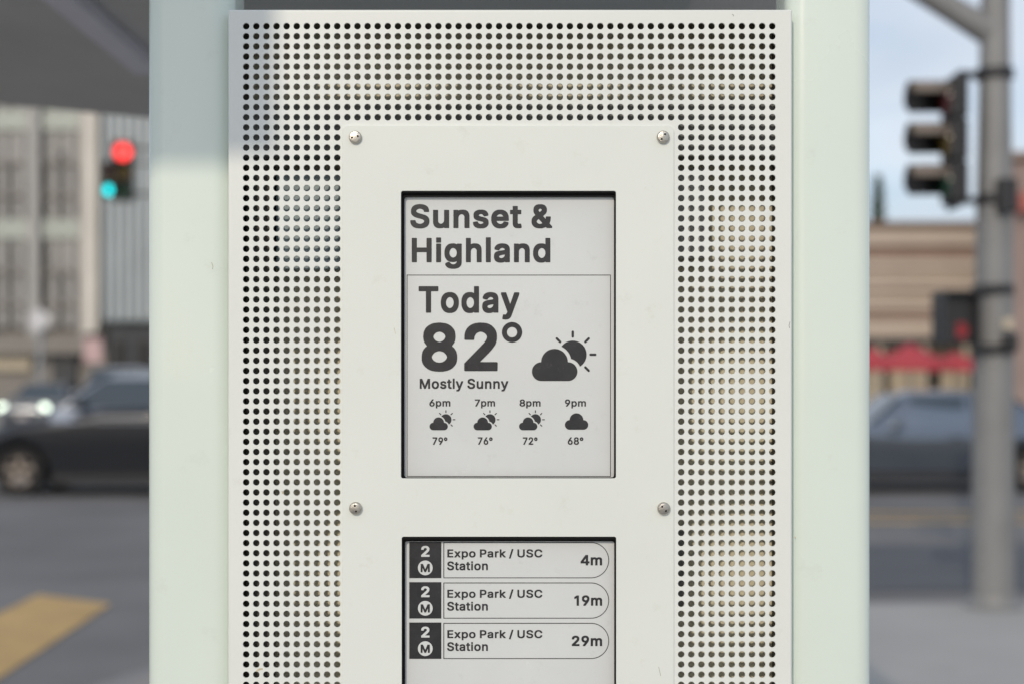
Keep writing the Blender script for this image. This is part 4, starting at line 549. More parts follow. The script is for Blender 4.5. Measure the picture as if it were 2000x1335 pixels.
def cloud_outline(u, ox, oy, grow=0.0):
    """cloud of three lobes on a flat base, unit = big icon pixels; origin at its left bottom"""
    C = [(18.3, -18.4, 18.3), (70.4, -18.4, 18.3), (44.0, -36.6, 26.0)]
    pts = []
    for i, (cx, cy, r) in enumerate(C):
        for k in range(180):
            a = 2*math.pi*k/180; x, y = cx + (r+grow)*math.cos(a), cy + (r+grow)*math.sin(a)
            if y > -18.4 + 1e-6 and 18.3 < x < 70.4: continue
            if any((x-ax)**2 + (y-ay)**2 < (ar+grow)**2 - 1e-6 for j, (ax, ay, ar) in enumerate(C) if j != i): continue
            if i == 2 and y > -18.4: continue
            pts.append((x, y))
    pts += [(18.3 + t*(70.4-18.3)/8, grow - .1) for t in range(9)]
    mx, my = 44.0, -20.0
    pts.sort(key=lambda p: math.atan2(p[1]-my, p[0]-mx))
    return [(ox + x*u, oy + y*u) for x, y in pts]
def sun_outline(u, ox, oy):
    cx, cy, r, gr = 79.6, -51.3, 27.0, 7.0
    C = [(70.4, -18.4, 18.3+gr), (44.0, -36.6, 26.0+gr)]
    inside = lambda x, y: any((x-a)**2 + (y-b)**2 < c*c - 1e-6 for a, b, c in C)
    arc = [(cx + r*math.cos(a), cy + r*math.sin(a)) for a in [2*math.pi*k/240 for k in range(240)]]
    keep = [p for p in arc if not inside(*p)]
    cut = []
    for i, (a, b, c) in enumerate(C):
        for k in range(240):
            p = (a + c*math.cos(2*math.pi*k/240), b + c*math.sin(2*math.pi*k/240))
            if (p[0]-cx)**2 + (p[1]-cy)**2 < r*r and not inside(*p): cut.append(p)
    mid = (cx + r*.55, cy - r*.35)
    allp = sorted(keep + cut, key=lambda p: math.atan2(p[1]-mid[1], p[0]-mid[0]))
    return [(ox + x*u, oy + y*u) for x, y in allp]
def weather_icon(u, ox, oy, D, parent, sunny=True):
    poly_print('cloud_symbol', cloud_outline(u, ox, oy), D, parent)
    if not sunny: return
    poly_print('sun_symbol', sun_outline(u, ox, oy), D, parent)
    for a in (-90, -45, 0, 45, -135):
        ca, sa = math.cos(R(a)), math.sin(R(a)); cx, cy = 79.6, -51.3; w = 2.3
        pts = []
        for rr, base in ((44.0, -90), (34.8, 90)):
            for k in range(7):
                b = R(base + 30*k); pts.append((rr + w*math.cos(b), w*math.sin(b)))
        poly_print('sun_ray', [(ox + u*(cx + p*ca - q*sa), oy + u*(cy + p*sa + q*ca)) for p, q in pts], D, parent)
weather_icon(1.0, 1039.0, 743.2, D1, s1)
for lx in (839.0, 925.0, 1013.8): weather_icon(0.401, lx, 839.2, D1, s1)
weather_icon(0.512, 1103.4, 838.2, D1, s1, sunny=False)

# --- lower display: arrivals
s2, D2 = display(W2, 8.6)
D2b = D2 - 0.0003
for k, (mins, mx0) in enumerate((('4m', 1134.0), ('19m', 1121.7), ('29m', 1116.8))):
    dy = 78.85*k
    rect_print('route_badge', 799.4, 861.9, 1056.8+dy, 1127.8+dy, D2, s2)
    lettering('2', 822.6, 839.0, 1064.8+dy, 1086.2+dy, D2b, s2, 'ink_white', w=25)
    flat_shape('route_disc', [circle_pts(830.6, 1107.8+dy, 14.4, D2b)], 'ink_white', s2, D2b)
    lettering('M', 821.6, 839.4, 1100.0+dy, 1116.0+dy, D2b-.0003, s2, w=25)
    o_, i_ = [], []
    for lst, gx, x0, x1, y0, y1 in ((o_, 0, 866.0, 1189.6, 1057.6, 1127.9), (i_, 1, 867.5, 1188.2, 1059.1, 1126.5)):
        r = (y1-y0)/2
        lst += [(x0, y0+dy), (x1-r, y0+dy)] + [(x1-r + r*math.sin(R(t*6)), (y0+y1)/2+dy - r*math.cos(R(t*6))) for t in range(1, 30)] + [(x1-r, y1+dy), (x0, y1+dy)]
    flat_shape('pill_outline', [[(lambda p: (p.x, p.z))(P(x, y, D2)) for x, y in l] for l in (o_, i_)], 'ink', s2, D2)
    lettering('Expo Park / USC', 873.7, 1059.2, 1071.0+dy, 1091.4+dy, D2, s2, w=20)
    lettering('Station', 873.3, 952.8, 1095.0+dy, 1112.6+dy, D2, s2, w=20)
    lettering(mins, mx0, 1176.0, 1082.5+dy, 1102.8+dy, D2, s2, w=25)

# spanner-head screws
def screw_mesh():
    m = MB(); r = 12.6*PX
    prof = [(r*.97, .0004), (r, 0), (r, -.0020), (r*.97, -.0028), (r*.90, -.0036), (r*.82, -.0040), (r*.55, -.0043), (0.00005, -.0044)]
    m.lathe(prof, (0, 0, 0), 'y', 40)
    t = m.build('screw', 'steel', smooth=True, angle=24)
    for s in (-1, 1):
        c = MB().lathe([(r*.17, -.0022), (r*.15, -.009)], (s*r*.45, 0, 0), 'y', 16).build('cutter', None)
        md = t.modifiers.new('pin', 'BOOLEAN'); md.operation = 'DIFFERENCE'; md.object = c; md.solver = 'EXACT'
    me = bpy.data.meshes.new_from_object(t.evaluated_get(bpy.context.evaluated_depsgraph_get()))
    for o in [o for o in bpy.data.objects if o.name.startswith('cutter')] + [t]: bpy.data.objects.remove(o)
    me.name = 'screw'; return me
sm = screw_mesh()
pm_ = MB()
for s_ in (-1, 1): pm_.lathe([(12.6*PX*.15, -.0026), (12.6*PX*.15, -.0036)], (s_*12.6*PX*.45, 0, 0), 'y', 14)
pm_ = pm_.mesh('pin_hole'); pm_.materials.append(MATS['gasket'])
for px, py, a in ((694.6, 269.8, -12), (1294.4, 269.4, -55), (695.4, 991.0, 78), (1295.6, 991.4, 48), (695.5, 1712, 20), (1295.6, 1712, -30)):
    o = K(obj('screw', sm, None)); o.location = (X(px), yF - .0001, Z(py)); o.rotation_euler = (0, R(a), 0); obj('pin_hole', pm_, None, o)

# the two round-edged columns
def column(x0, x1, name='column'):
    prof = rrect(X(x0), X(x1), YP+.0145, YP+.0145+.078, .019, 8)
    m = MB(); m.loft([[(x, y, z) for x, y in prof] for z in (0.13, 0.8, 1.3, 1.7, 2.1, 2.36)])
    return K(m.build(name, 'column_paint', smooth=True, angle=60))
sc_ = (YP + .0145) / YP
cl = lambda px: 1000 + (px - 1000) * sc_
co = lambda px: 1000 + (px - 1000) * (YP + .0325) / YP      # the round outer edge lies deeper
column(co(291.8), cl(454)); column(cl(1538), co(1697.8))
for x0, x1 in ((262, 470), (1522, 1728)):
    K(boxo('base_plate', 'column_paint', None, X(x0), X(x1), YP, YP+.11, .131, .145, bevel=.002))

# scuffs, a smear and specks on the painted metal
mat('scuff', (0.30, 0.29, 0.26), 0.8, var=0.2, scale=200)
mat('smear', (0.60, 0.53, 0.38), 0.7, var=0.15, scale=200)
yc = YP + .0145
def scuff(pts, w, y, material='scuff'):
    m = MB(); ps = [Vector((X(a), y, Z(b))) for a, b in pts]
    for p, q in zip(ps, ps[1:]):
        n_ = Vector((-(q-p).z, 0, (q-p).x)).normalized() * w * PX / 2
        m.quad(p-n_, q-n_, q+n_, p+n_)
    K(m.build('scuff', material))
scuff([(1684, 187), (1691, 189), (1690, 197), (1692, 203)], 1.0, yc + .004)
scuff([(1543, 628), (1541, 636), (1542.5, 641)], 1.0, YP - .0002)
scuff([(501, 1310), (506, 1306), (513, 1305)], 3.6, YP - .0002, 'smear')
scuff([(551, 958), (553, 963)], 3.0, YP - .0002, 'smear')
scuff([(407, 510), (410, 518), (409, 524)], 0.8, yc - .0002)
scuff([(303, 470), (304.5, 471.5)], 1.6, yc + .004)
scuff([(1558, 1050), (1559, 1053)], 2.2, yc - .0002, 'smear')
scuff([(1430, 28), (1433, 30), (1432, 32)], 0.9, YP - .0002)
scuff([(1286, 1300), (1290, 1318)], 0.7, yF - .0002)
scuff([(770, 640), (773, 652)], 0.7, yF - .0002, 'smear')
# ------------------------------------------------------------------ bus shelter roof behind the kiosk
def rz(x): return 2.528 - 0.093*(x + 1.24)
shelter = thing('bus_shelter', 'dark grey shelter roof over the kiosk seen from below with a pale beam', 'bus shelter', (-0.9, 4.4, 0.13))
def SH(o): o.parent = shelter; o.matrix_parent_inverse = Matrix.Translation((.9, -4.4, -.13)); return o
x0, x1, ya, yb = -2.5, 0.58, 1.42, 4.85
m = MB().add([(x0, ya, rz(x0)), (x1, ya, rz(x1)), (x1, yb, rz(x1)), (x0, yb, rz(x0)), (x0, ya, rz(x0)+.09), (x1, ya, rz(x1)+.09), (x1, yb, rz(x1)+.09), (x0, yb, rz(x0)+.09)],
             [[3,2,1,0],[4,5,6,7],[0,1,5,4],[1,2,6,5],[2,3,7,6],[3,0,4,7]])
SH(m.build('roof', 'roof_under', bevel=.008))
bx = -0.98
SH(boxo('beam', 'roof_beam', None, bx-.033, bx+.033, 1.6, 3.82, rz(bx)-.045, rz(bx)-.004, bevel=.006))
SH(boxo('cross_beam', 'beam_dark', None, -.62, .33, 2.55, 2.95, rz(.33)-.05, rz(.33)-.004, bevel=.006))  # added dark box, stands in for shade under the middle of the roof
for px_ in (-1.0, 0.1):
    SH(boxo('post', 'pole_grey', None, px_-.04, px_+.04, 4.42, 4.50, 0.13, rz(px_)+.01, bevel=.01))

# added board, out of view, placed to shade the upper left of the kiosk
caster = thing('stop_sign_board', 'large blank sign board on a post at the kerb behind the viewpoint', 'sign', (-1.62, -0.11, 0.13))
def ST(o): o.parent = caster; o.matrix_parent_inverse = Matrix.Translation((1.62, .11, -.13)); return o
ST(boxo('board', 'sign_back', None, -1.60, -0.676, -.12, -.10, 2.652, 3.35, bevel=.004))
ST(MB().tube([(-1.62, -.11, .13), (-1.62, -.11, 3.45)], .035, 14).build('post', 'pole_grey', smooth=True))

# ------------------------------------------------------------------ traffic signals
def signal_head(parent, c, yaw, sect, lit, r=.145, gap=None):
    """c: centre of the head; yaw turns the face, 0 = towards the camera (-y); parts under parent"""
    gap = gap or sect
    def put(o): o.matrix_local = Matrix.Translation(Vector(c) - parent.location) @ Matrix.Rotation(yaw, 4, 'Z'); return o
    for k in range(3):
        z = (1-k)*gap
        h = put(boxo('signal_housing', 'signal_black', parent, -sect*.5, sect*.5, -.02, sect*.36, z-gap*.49, z+gap*.49, bevel=.02))
        ln = MB().lathe([(r, -.021), (r*.98, -.03), (r*.7, -.043), (.002, -.05)], (0, 0, z), 'y', 24).build('lens', lit[k], h, smooth=True)
        v = MB(); rr = r*1.08; rings = []
        for d in (-.02, -.265):
            ring = []
            for q in range(17):
                a = R(15 + 195*q/16); ring.append((rr*math.cos(a), d + (.06*max(0, -math.sin(a)+.0) if d < -.1 else 0), z + rr*math.sin(a)))
            rings.append(ring)
        v.loft(rings, cap=False, closed=False)
        vo = v.build('visor', 'visor_outer', h, smooth=True)
        vo.data.materials.append(MATS['signal_black']); md = vo.modifiers.new('wall', 'SOLIDIFY'); md.thickness = .006; md.material_offset = 1
    put(boxo('back_plate', 'signal_black', parent, -sect*.62, sect*.62, .03, .045, -gap*1.62, gap*1.62, bevel=.01))

# near pole on the right
PD = 9.4
def Q(px, py, D=PD): return P(px, py, D)
pb = Q(1940, 1180); pb.z = .13
pole = thing('signal_pole', 'grey steel traffic signal pole on the pavement right of the kiosk', 'signal pole', pb)
def PO(o): o.parent = pole; o.matrix_parent_inverse = Matrix.Translation(-pb); return o
m = MB().tube([(pb.x, pb.y, .13), (pb.x, pb.y, 1.2), (pb.x+.006, pb.y, 2.7), (pb.x+.012, pb.y, 4.0), (pb.x+.02, pb.y, 6.2)], [.140, .132, .117, .096, .09], 28)
PO(m.build('pole', 'pole_grey', smooth=True))
PO(MB().lathe([(.19, .13), (.19, .15), (.16, .17), (.15, .22)], (pb.x, pb.y, 0), 'z', 28).build('base_flange', 'pole_grey', smooth=True))
a = Q(1935, 64); pts = [a, Q(1860, 18), Q(1770, -37)] + [Q(1770 - 260*k, -37 - 110*k + 10*k*k) for k in range(1, 4)]
PO(MB().tube(pts, [.095, .085, .08, .075, .07, .06], 18).build('mast_arm', 'pole_grey', smooth=True))
hc = Q(1853, 277); hc.y = pb.y
signal_head(pole, hc, R(-91), .27, ('red_off', 'amber_off', 'green_off'), r=.118, gap=.275)
for py, th in ((146, .022), (392, .022)):
    p0, p1 = Q(1868, py), Q(1945, py)
    PO(MB().box(p0.x, p1.x, pb.y-.03, pb.y+.03, p0.z-th, p0.z+th).build('bracket_arm', 'signal_black', bevel=.006))
    PO(MB().lathe([(.118, -.035), (.122, -.03), (.122, .03), (.118, .035)], (pb.x+.010, pb.y, p0.z), 'z', 24).build('clamp_band', 'signal_black', smooth=True))
c = Q(1950, 385); PO(boxo('terminal_box', 'signal_black', None, c.x-.06, c.x+.06, pb.y-.20, pb.y-.10, c.z-.12, c.z+.10, bevel=.01))
# pedestrian signal
c = Q(1848, 622); ped = PO(boxo('pedestrian_signal', 'signal_black', None, c.x-.115, c.x+.11, pb.y-.26, pb.y-.05, c.z-.175, c.z+.165, bevel=.015))
m = MB(); m.box(c.x-.115, c.x+.11, pb.y-.36, pb.y-.262, c.z+.150, c.z+.165); m.box(c.x-.115, c.x-.10, pb.y-.36, pb.y-.262, c.z-.175, c.z+.15); m.box(c.x+.095, c.x+.11, pb.y-.36, pb.y-.262, c.z-.175, c.z+.15)
o = m.build('hood', 'signal_black', None); o.parent = ped; o.matrix_parent_inverse = Matrix.Translation(-pb)
o.matrix_parent_inverse = Matrix.Identity(4)
hp = Q(1853, 648)
m = MB(); yy = pb.y - .266
m.box(hp.x-.03, hp.x+.03, yy, yy+.004, hp.z-.045, hp.z+.005)
for k in range(4): m.box(hp.x-.03+.0155*k, hp.x-.018+.0155*k, yy, yy+.004, hp.z+.006, hp.z+.045+(.008 if k in (1, 2) else 0))
m.box(hp.x+.032, hp.x+.045, yy, yy+.004, hp.z-.02, hp.z+.02)
o = m.build('hand_symbol', 'hand_red', None); o.parent = ped
for py in (566, 682):
    p0, p1 = Q(1890, py), Q(1950, py)
    PO(MB().box(p0.x, p1.x, pb.y-.17, pb.y-.12, p0.z-.02, p0.z+.02).build('bracket_arm', 'signal_black', bevel=.006))
    PO(MB().lathe([(.134, -.03), (.137, -.025), (.137, .025), (.134, .03)], (pb.x, pb.y, p0.z), 'z', 24).build('clamp_band', 'signal_black', smooth=True))
c = Q(1955, 668); PO(boxo('terminal_box', 'signal_black', None, c.x-.04, c.x+.04, pb.y-.22, pb.y-.13, c.z-.06, c.z+.05, bevel=.008))
c = Q(1955, 634); PO(boxo('sticker', 'cream', None, c.x-.03, c.x+.03, pb.y-.145, pb.y-.11, c.z-.035, c.z+.035, bevel=.004))

# far signal on the left
FD = 28.0
fb = P(318, 0, FD); fb.z = 0
far = thing('signal_pole', 'far traffic signal with a lit red lamp left of the kiosk', 'signal pole', (fb.x, FD, 0))
def FA(o): o.parent = far; o.matrix_parent_inverse = Matrix.Translation(-Vector((fb.x, FD, 0))); return o
FA(MB().tube([(fb.x, FD, 0), (fb.x, FD, 3), (fb.x, FD, 6.6)], [.12, .10, .08], 18).build('pole', 'pole_grey', smooth=True))
c = P(240, 334, FD); signal_head(far, c, R(8), .36, ('red_lit', 'amber_off', 'green_off'), r=.165, gap=.37)
for dz in (.45, -.45):
    FA(MB().box(c.x+.1, fb.x, FD+.08, FD+.12, c.z+dz-.03, c.z+dz+.03).build('bracket_arm', 'signal_black'))
FD2 = 46.0
fb2 = P(330, 0, FD2); fb2.z = 0
far2 = thing('signal_pole', 'farthest traffic signal showing a small teal green lamp', 'signal pole', (fb2.x, FD2, 0))
MB().tube([(0, 0, 0), (0, 0, 3), (0, 0, 8.0)], [.12, .10, .08], 16).build('pole', 'pole_grey', far2, smooth=True)
c = P(213, 350, FD2); signal_head(far2, c, R(4), .36, ('red_off', 'amber_off', 'green_lit'), r=.15, gap=.36)
MB().box(c.x-fb2.x, 0, .2, .28, c.z+.5, c.z+.58).build('bracket_arm', 'signal_black', far2)

# ------------------------------------------------------------------ vehicles
def car(name, label, loc, rzv, paint, L=4.6, W=1.82, H=1.46, sh=.92, hood=.98, wheel=.33, lit=False, suv=False, group=None, upper=None, belt=.06):
    """front at local -x"""
    root = thing(name, label, 'car', loc, rzv, group)
    h = L/2; hw = W/2; m = MB()
    st = [(-h, .38, .62, .70), (-h+.05, .26, .74, .80), (-h+.25, .22, .80, .90), (-h+.9, .20, hood-.05, .97), (-h+1.45, .20, hood, 1.0), (-.3, .19, sh+.03, 1.0),
          (.8, .19, sh+.05, 1.0), (h-.9, .20, sh+.06, .99), (h-.25, .24, sh+.03, .93), (h-.05, .32, sh-.08, .86), (h, .42, sh-.20, .78)]
    rings = []
    for x, zb, zt, wf in st:
        w = hw*wf; zm = zb + (zt-zb)*.45
        half = [(w*.78, zb), (w*.90, zb+.06), (w*.935, zm), (w*1.0, zt-.17), (w*.985, zt-.10), (w*.93, zt-.03), (w*.80, zt), (w*.4, zt+.018)]
        rings.append([(x, y, z) for y, z in half] + [(x, -y, z) for y, z in reversed(half)])
    m.loft(rings)
    body = m.build('body', paint, root, smooth=True, angle=50)
    ax = (-h+.92, h-.98)
    for a in ax:
        c = MB().lathe([(wheel+.075, -hw-.2), (wheel+.075, hw+.2)], (a, 0, wheel), 'y', 28).build('cutter', None); c.parent = root
        md = body.modifiers.new('arch', 'BOOLEAN'); md.object = c; md.operation = 'DIFFERENCE'; md.solver = 'EXACT'
    body.parent = None; 
    cs = [o for o in bpy.data.objects if o.name.startswith('cutter')]
    for c in cs: c.parent = None
    me = bpy.data.meshes.new_from_object(body.evaluated_get(bpy.context.evaluated_depsgraph_get()))
    body.modifiers.clear(); body.data = me; me.name = 'body'
    if not me.materials: me.materials.append(MATS[paint])
    for c in cs: bpy.data.objects.remove(c)
    body.parent = root
    for a in ax:                                # dark wheel wells
        boxo('wheel_well', 'trim_dark', root, a-wheel-.04, a+wheel+.04, -hw+.25, hw-.25, .25, wheel+.28)
    # cabin
    wb, rf, rb, tb = (-h+1.35, -h+2.05, h-.75 if suv else h-1.35, h-.18 if suv else h-.55)
    zs = sh; zr = H
    cab = [(wb, zs-.02, hw*.86), (rf, zr-.03, hw*.66), ((rf+rb)/2, zr, hw*.68), (rb, zr-.04, hw*.66), (tb, zs-.0, hw*.84)]
    def side(x):                                # roof height and half width at x
        for (xa, za, wa), (xb, zb_, wb_) in zip(cab, cab[1:]):
            if xa <= x <= xb:
                t = (x-xa)/(xb-xa); return za+(zb_-za)*t, wa+(wb_-wa)*t
        return (cab[0][1], cab[0][2]) if x < wb else (cab[-1][1], cab[-1][2])
    m = MB(); rings = []
    for i in range(17):
        x = wb + (tb-wb)*i/16; z, w = side(x); bw = hw*.90
        k = max(0.02, (z-zs)/(zr-zs)); tw = bw + (hw*.68-bw)*k
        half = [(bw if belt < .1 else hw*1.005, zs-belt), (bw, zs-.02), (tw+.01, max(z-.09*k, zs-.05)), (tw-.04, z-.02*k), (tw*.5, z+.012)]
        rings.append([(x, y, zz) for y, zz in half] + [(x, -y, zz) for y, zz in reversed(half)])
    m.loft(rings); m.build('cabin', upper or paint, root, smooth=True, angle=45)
    # glass
    zb0 = zs+.03; zt0 = zr-.10
    def wallw(z): return hw*.90 + (hw*.68-hw*.90)*(z-zs+.06)/(zr-.09-zs+.06) + (.034 if belt > .1 else .012)
    fx = lambda z: wb + (rf-wb)*(z-zs)/(zr-zs); bxk = lambda z: tb - (tb-rb)*(z-zs)/(zr-zs)
    mid = (wb+tb)/2 + .1
    for s in (-1, 1):
        for xa0, xa1, xb0, xb1 in ((fx(zb0)+.12, fx(zt0)+.12, mid-.04, mid-.04), (mid+.04, mid+.04, bxk(zb0)-.22, bxk(zt0)-.16)):
            q = [(xa0, s*wallw(zb0), zb0), (xb0, s*wallw(zb0), zb0), (xb1, s*wallw(zt0), zt0), (xa1, s*wallw(zt0), zt0)]
            q2 = [(x, y - s*.02, z) for x, y, z in q]
            MB().loft([q, q2]).build('side_window', 'car_glass', root)
        boxo('mirror', paint, root, wb+.35, wb+.50, s*(hw-.02) if s > 0 else -hw-.16, s*(hw-.02) if s < 0 else hw+.16, zs+.02, zs+.16, bevel=.03)
        boxo('door_handle', 'trim_dark', root, mid-.30, mid-.12, s*hw-.012, s*hw+.012, zs-.13, zs-.10)
        boxo('sill', 'trim_dark', root, ax[0]+wheel+.1, ax[1]-wheel-.1, s*(hw-.05)-.03, s*(hw-.05)+.03, .17, .30, bevel=.01)
    def slope(nm, xs, zs_, w0, w1, dx):
        q = [(xs[0], -w0, zs_[0]), (xs[0], w0, zs_[0]), (xs[1], w1, zs_[1]), (xs[1], -w1, zs_[1])]
        MB().loft([q, [(x+dx, y, z-.01) for x, y, z in q]]).build(nm, 'car_glass', root)
    slope('windshield', (fx(zs+.05)-.02, fx(zr-.09)-.02), (zs+.06, zr-.07), hw*.80, hw*.62, .02)
    slope('rear_window', (bxk(zs+.08)+.02, bxk(zr-.09)+.02), (zs+.09, zr-.07), hw*.76, hw*.60, -.02)
    for s in (-1, 1):
        for a in ax:
            w = MB().lathe([(wheel*.62, -.10), (wheel*.93, -.10), (wheel, -.07), (wheel, .07), (wheel*.93, .10), (wheel*.62, .10), (wheel*.62, -.10)], (a, s*(hw-.12), wheel), 'y', 28, cap=False).build('wheel', 'tyre', root, smooth=True)
            sp = MB().lathe([(wheel*.61, -.085), (wheel*.58, -.095), (wheel*.50, -.01), (wheel*.5, .01), (wheel*.58, .095), (wheel*.61, .085), (wheel*.61, -.085)], (a, s*(hw-.12), wheel), 'y', 24, cap=False)
            for q in range(5):
                an = R(72*q + 20); d = Vector((math.cos(an), 0, math.sin(an))); n_ = Vector((-math.sin(an), 0, math.cos(an)))
                c = Vector((a, s*(hw-.12), wheel)); yo = Vector((0, s*.075, 0))
                q4 = [c+yo-d*.03+n_*.042, c+yo-d*.03-n_*.042, c+yo+d*wheel*.56-n_*.03, c+yo+d*wheel*.56+n_*.03]
                sp.loft([q4, [p - yo*.4 for p in q4]])
            sp.build('rim', 'alloy', w, smooth=True)
        zl = .70 if not suv else .82
        MB().lathe([(.13, .06), (.13, -.03), (.09, -.06), (.002, -.07)], (-h+.10, s*hw*.70, zl), 'x', 18).build('headlight', 'headlight_lit' if lit else 'headlight_off', root, smooth=True)
        boxo('tail_light', 'tail_red', root, h-.14, h-.02, s*hw*.72-.13, s*hw*.72+.13, sh-.22, sh-.08, bevel=.02)
    boxo('grille', 'trim_dark', root, -h-.012, -h+.08, -.42, .42, .50, .62, bevel=.01)
    boxo('number_plate', 'plate_white', root, -h-.03, -h-.008, -.16, .16, .40, .52)
    boxo('bumper', 'trim_dark', root, -h-.02, -h+.12, -hw*.66, hw*.66, .26, .38, bevel=.03)
    return root
AD = 19.6 + .9
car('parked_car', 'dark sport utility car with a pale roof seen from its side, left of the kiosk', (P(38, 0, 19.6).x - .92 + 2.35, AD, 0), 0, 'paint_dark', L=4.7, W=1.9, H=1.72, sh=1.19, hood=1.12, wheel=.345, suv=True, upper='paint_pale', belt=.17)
car('oncoming_car', 'slate car facing the viewer with both headlights on, farthest of the cars', (P(50, 0, 43).x, 45.0, 0), R(90), 'paint_slate', lit=True, H=1.48)
car('silver_van', 'tall silver car facing the viewer behind the hood of the dark utility car', (P(183, 0, 34).x, 36.3, 0), R(90), 'paint_silver', H=1.9, sh=1.15, hood=1.12, suv=True)
car('blue_car', 'grey blue car passing behind the signal pole, right of the kiosk', (P(1640, 0, 20.2).x - .92 + 2.3, 21.1, 0), 0, 'paint_blue', L=4.7, H=1.46, sh=.90)

# ------------------------------------------------------------------ buildings on the left
BD = 56.0; pm = F / BD
def BX(px, D=BD): return (px - 1000) / F * D
def BZ(py, D=BD): return CZ + (HY - py) / F * D
off = thing('office_building', 'pale stone office block with tall fins and green panels, left edge', 'building', (BX(0), BD, .13))
oo = Vector((BX(0), BD, .13))
def OB(o): o.parent = off; o.matrix_parent_inverse = Matrix.Translation(-oo); return o
top = 17.0; x_l, x_r = BX(-420), BX(200)
OB(boxo('wall', 'stone_grey', None, x_l, x_r-.02, BD+.6, BD+14, .13, top))
lv0 = BZ(640); fl = 213/pm                                     # first floor line and storey height
piers = [(-420+98*k, -395+98*k) for k in range(6)]
bay_edges = []
x = 78
bays = [(78-100*k, 153-100*k) for k in range(6)]
for k, (a, b) in enumerate(bays):
    OB(boxo('pier', 'stone_mid', None, BX(a-24), BX(a-1), BD-.10, BD+.62, lv0-.3, top))
    for f in range(4):
        z0 = lv0 + f*fl
        OB(boxo('spandrel', 'spandrel_green', None, BX(a), BX(b), BD+.20, BD+.62, z0+fl*.82, z0+fl*1.0))
        for xa, xb in ((0, 12), (31, 44), (63, 75)):
            wn = OB(boxo('window', 'window_dark', None, BX(a+xa), BX(a+xb), BD+.45, BD+.62, z0+.02, z0+fl*.82-.02))
            if f or random.random() < .3:
                h_ = .25 + .45*random.random()
                boxo('blind', 'blind_grey', wn, BX(a+xa)+.02, BX(a+xb)-.02, BD+.42, BD+.447, z0+fl*(.80-h_*.6), z0+fl*.80).matrix_parent_inverse = Matrix.Identity(4)
        for xa, xb in ((12, 31), (44, 63)):
            OB(boxo('wall_panel', 'blind_grey', None, BX(a+xa), BX(a+xb), BD+.28, BD+.62, z0+.02, z0+fl*.82-.02))
        for t in (.20, .50):
            OB(boxo('transom', 'stone_grey', None, BX(a), BX(b), BD+.16, BD+.26, z0+fl*t, z0+fl*(t+.03)))
OB(boxo('pier', 'stone_mid', None, BX(154), BX(169), BD-.05, BD+.62, lv0-.3, top))
OB(boxo('corner_pier', 'stone_pale', None, BX(170), BX(199), BD-.6, BD+.64, BZ(650), top))
OB(boxo('ledge', 'stone_grey', None, x_l, BX(169), BD-.25, BD+.60, lv0-1.0, lv0-.31))
OB(boxo('shop_window', 'shop_dark', None, BX(96), BX(143), BD+.35, BD+.60, .14, BZ(668)))
OB(boxo('shop_front', 'cream', None, BX(-30), BX(55), BD+.30, BD+.60, BZ(722), BZ(668)))
OB(boxo('shop_window', 'shop_dark', None, BX(-140), BX(-40), BD+.35, BD+.60, .14, BZ(668)))

MD = 52.0
ribd = thing('metal_building', 'blue grey building with vertical ribbed cladding beside the office block', 'building', (BX(330, MD), MD, .13))
mo = Vector((BX(330, MD), MD, .13))
def MBd(o): o.parent = ribd; o.matrix_parent_inverse = Matrix.Translation(-mo); return o
MBd(boxo('wall', 'metal_blue', None, BX(203, MD), BX(700, MD), MD, MD+16, BZ(628, MD), 15.0))
MBd(boxo('shop_wall', 'shop_dark', None, BX(205, MD), BX(700, MD), MD+.5, MD+16, .13, BZ(628, MD)))
for k in range(13):
    a = 205 + k*18.4
    MBd(boxo('rib', 'metal_pale', None, BX(a, MD), BX(a+8.5, MD), MD-.16, MD-.002, BZ(624, MD), 15.0))
for a in (215, 262, 310): MBd(boxo('shop_door', 'window_dark', None, BX(a, MD), BX(a+24, MD), MD+.42, MD+.5, .14, BZ(665, MD)))

# signs in front of the office block
sg = thing('street_sign', 'pale round sign on a thin post in front of the office block', 'street sign', (BX(78, 47), 47, .13))
MB().tube([(0, 0, 0), (0, 0, BZ(612, 47))], .10, 10).build('post', 'sign_back', sg, smooth=True)
MB().lathe([(.34, .03), (.36, 0), (.34, -.03)], (0, -.14, BZ(626, 47)-.13), 'y', 28).build('sign_face', 'sign_white', sg, smooth=True)
sg = thing('poster_board', 'pale pink board on a post below the corner of the office block', 'sign board', (BX(182, 48), 48, .13))
MB().box(-.31, .31, -.06, 0, BZ(708, 48)-.13, BZ(660, 48)-.13).build('board', 'sign_pink', sg, bevel=.03)
MB().tube([(0, .05, 0), (0, .05, BZ(664, 48)-.13)], .05, 10).build('post', 'pole_grey', sg, smooth=True)

# ------------------------------------------------------------------ buildings on the right
TD = 40.0
tan = thing('shop_building', 'tan two storey shop building with horizontal board bands right of the kiosk', 'building', (BX(1800, TD), TD, .13))
to = Vector((BX(1800, TD), TD, .13))
def TB_(o): o.parent = tan; o.matrix_parent_inverse = Matrix.Translation(-to); return o
xl, xr = BX(1560, TD), BX(1972, TD)
z_ = lambda py: BZ(py, TD)
TB_(boxo('wall', 'siding_brown', None, xl, xr, TD, TD+12, z_(662), z_(440)))
TB_(boxo('roof_edge', 'siding_brown', None, xl-.1, xr+.1, TD-.30, TD+12.1, z_(441), z_(434)))
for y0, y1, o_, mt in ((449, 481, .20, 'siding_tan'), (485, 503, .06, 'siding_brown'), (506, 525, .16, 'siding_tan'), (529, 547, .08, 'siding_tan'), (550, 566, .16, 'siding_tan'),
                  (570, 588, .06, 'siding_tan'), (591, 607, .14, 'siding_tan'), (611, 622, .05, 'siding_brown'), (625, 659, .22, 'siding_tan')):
    TB_(boxo('board', mt, None, xl, xr, TD-o_, TD-.002, z_(y1), z_(y0)))
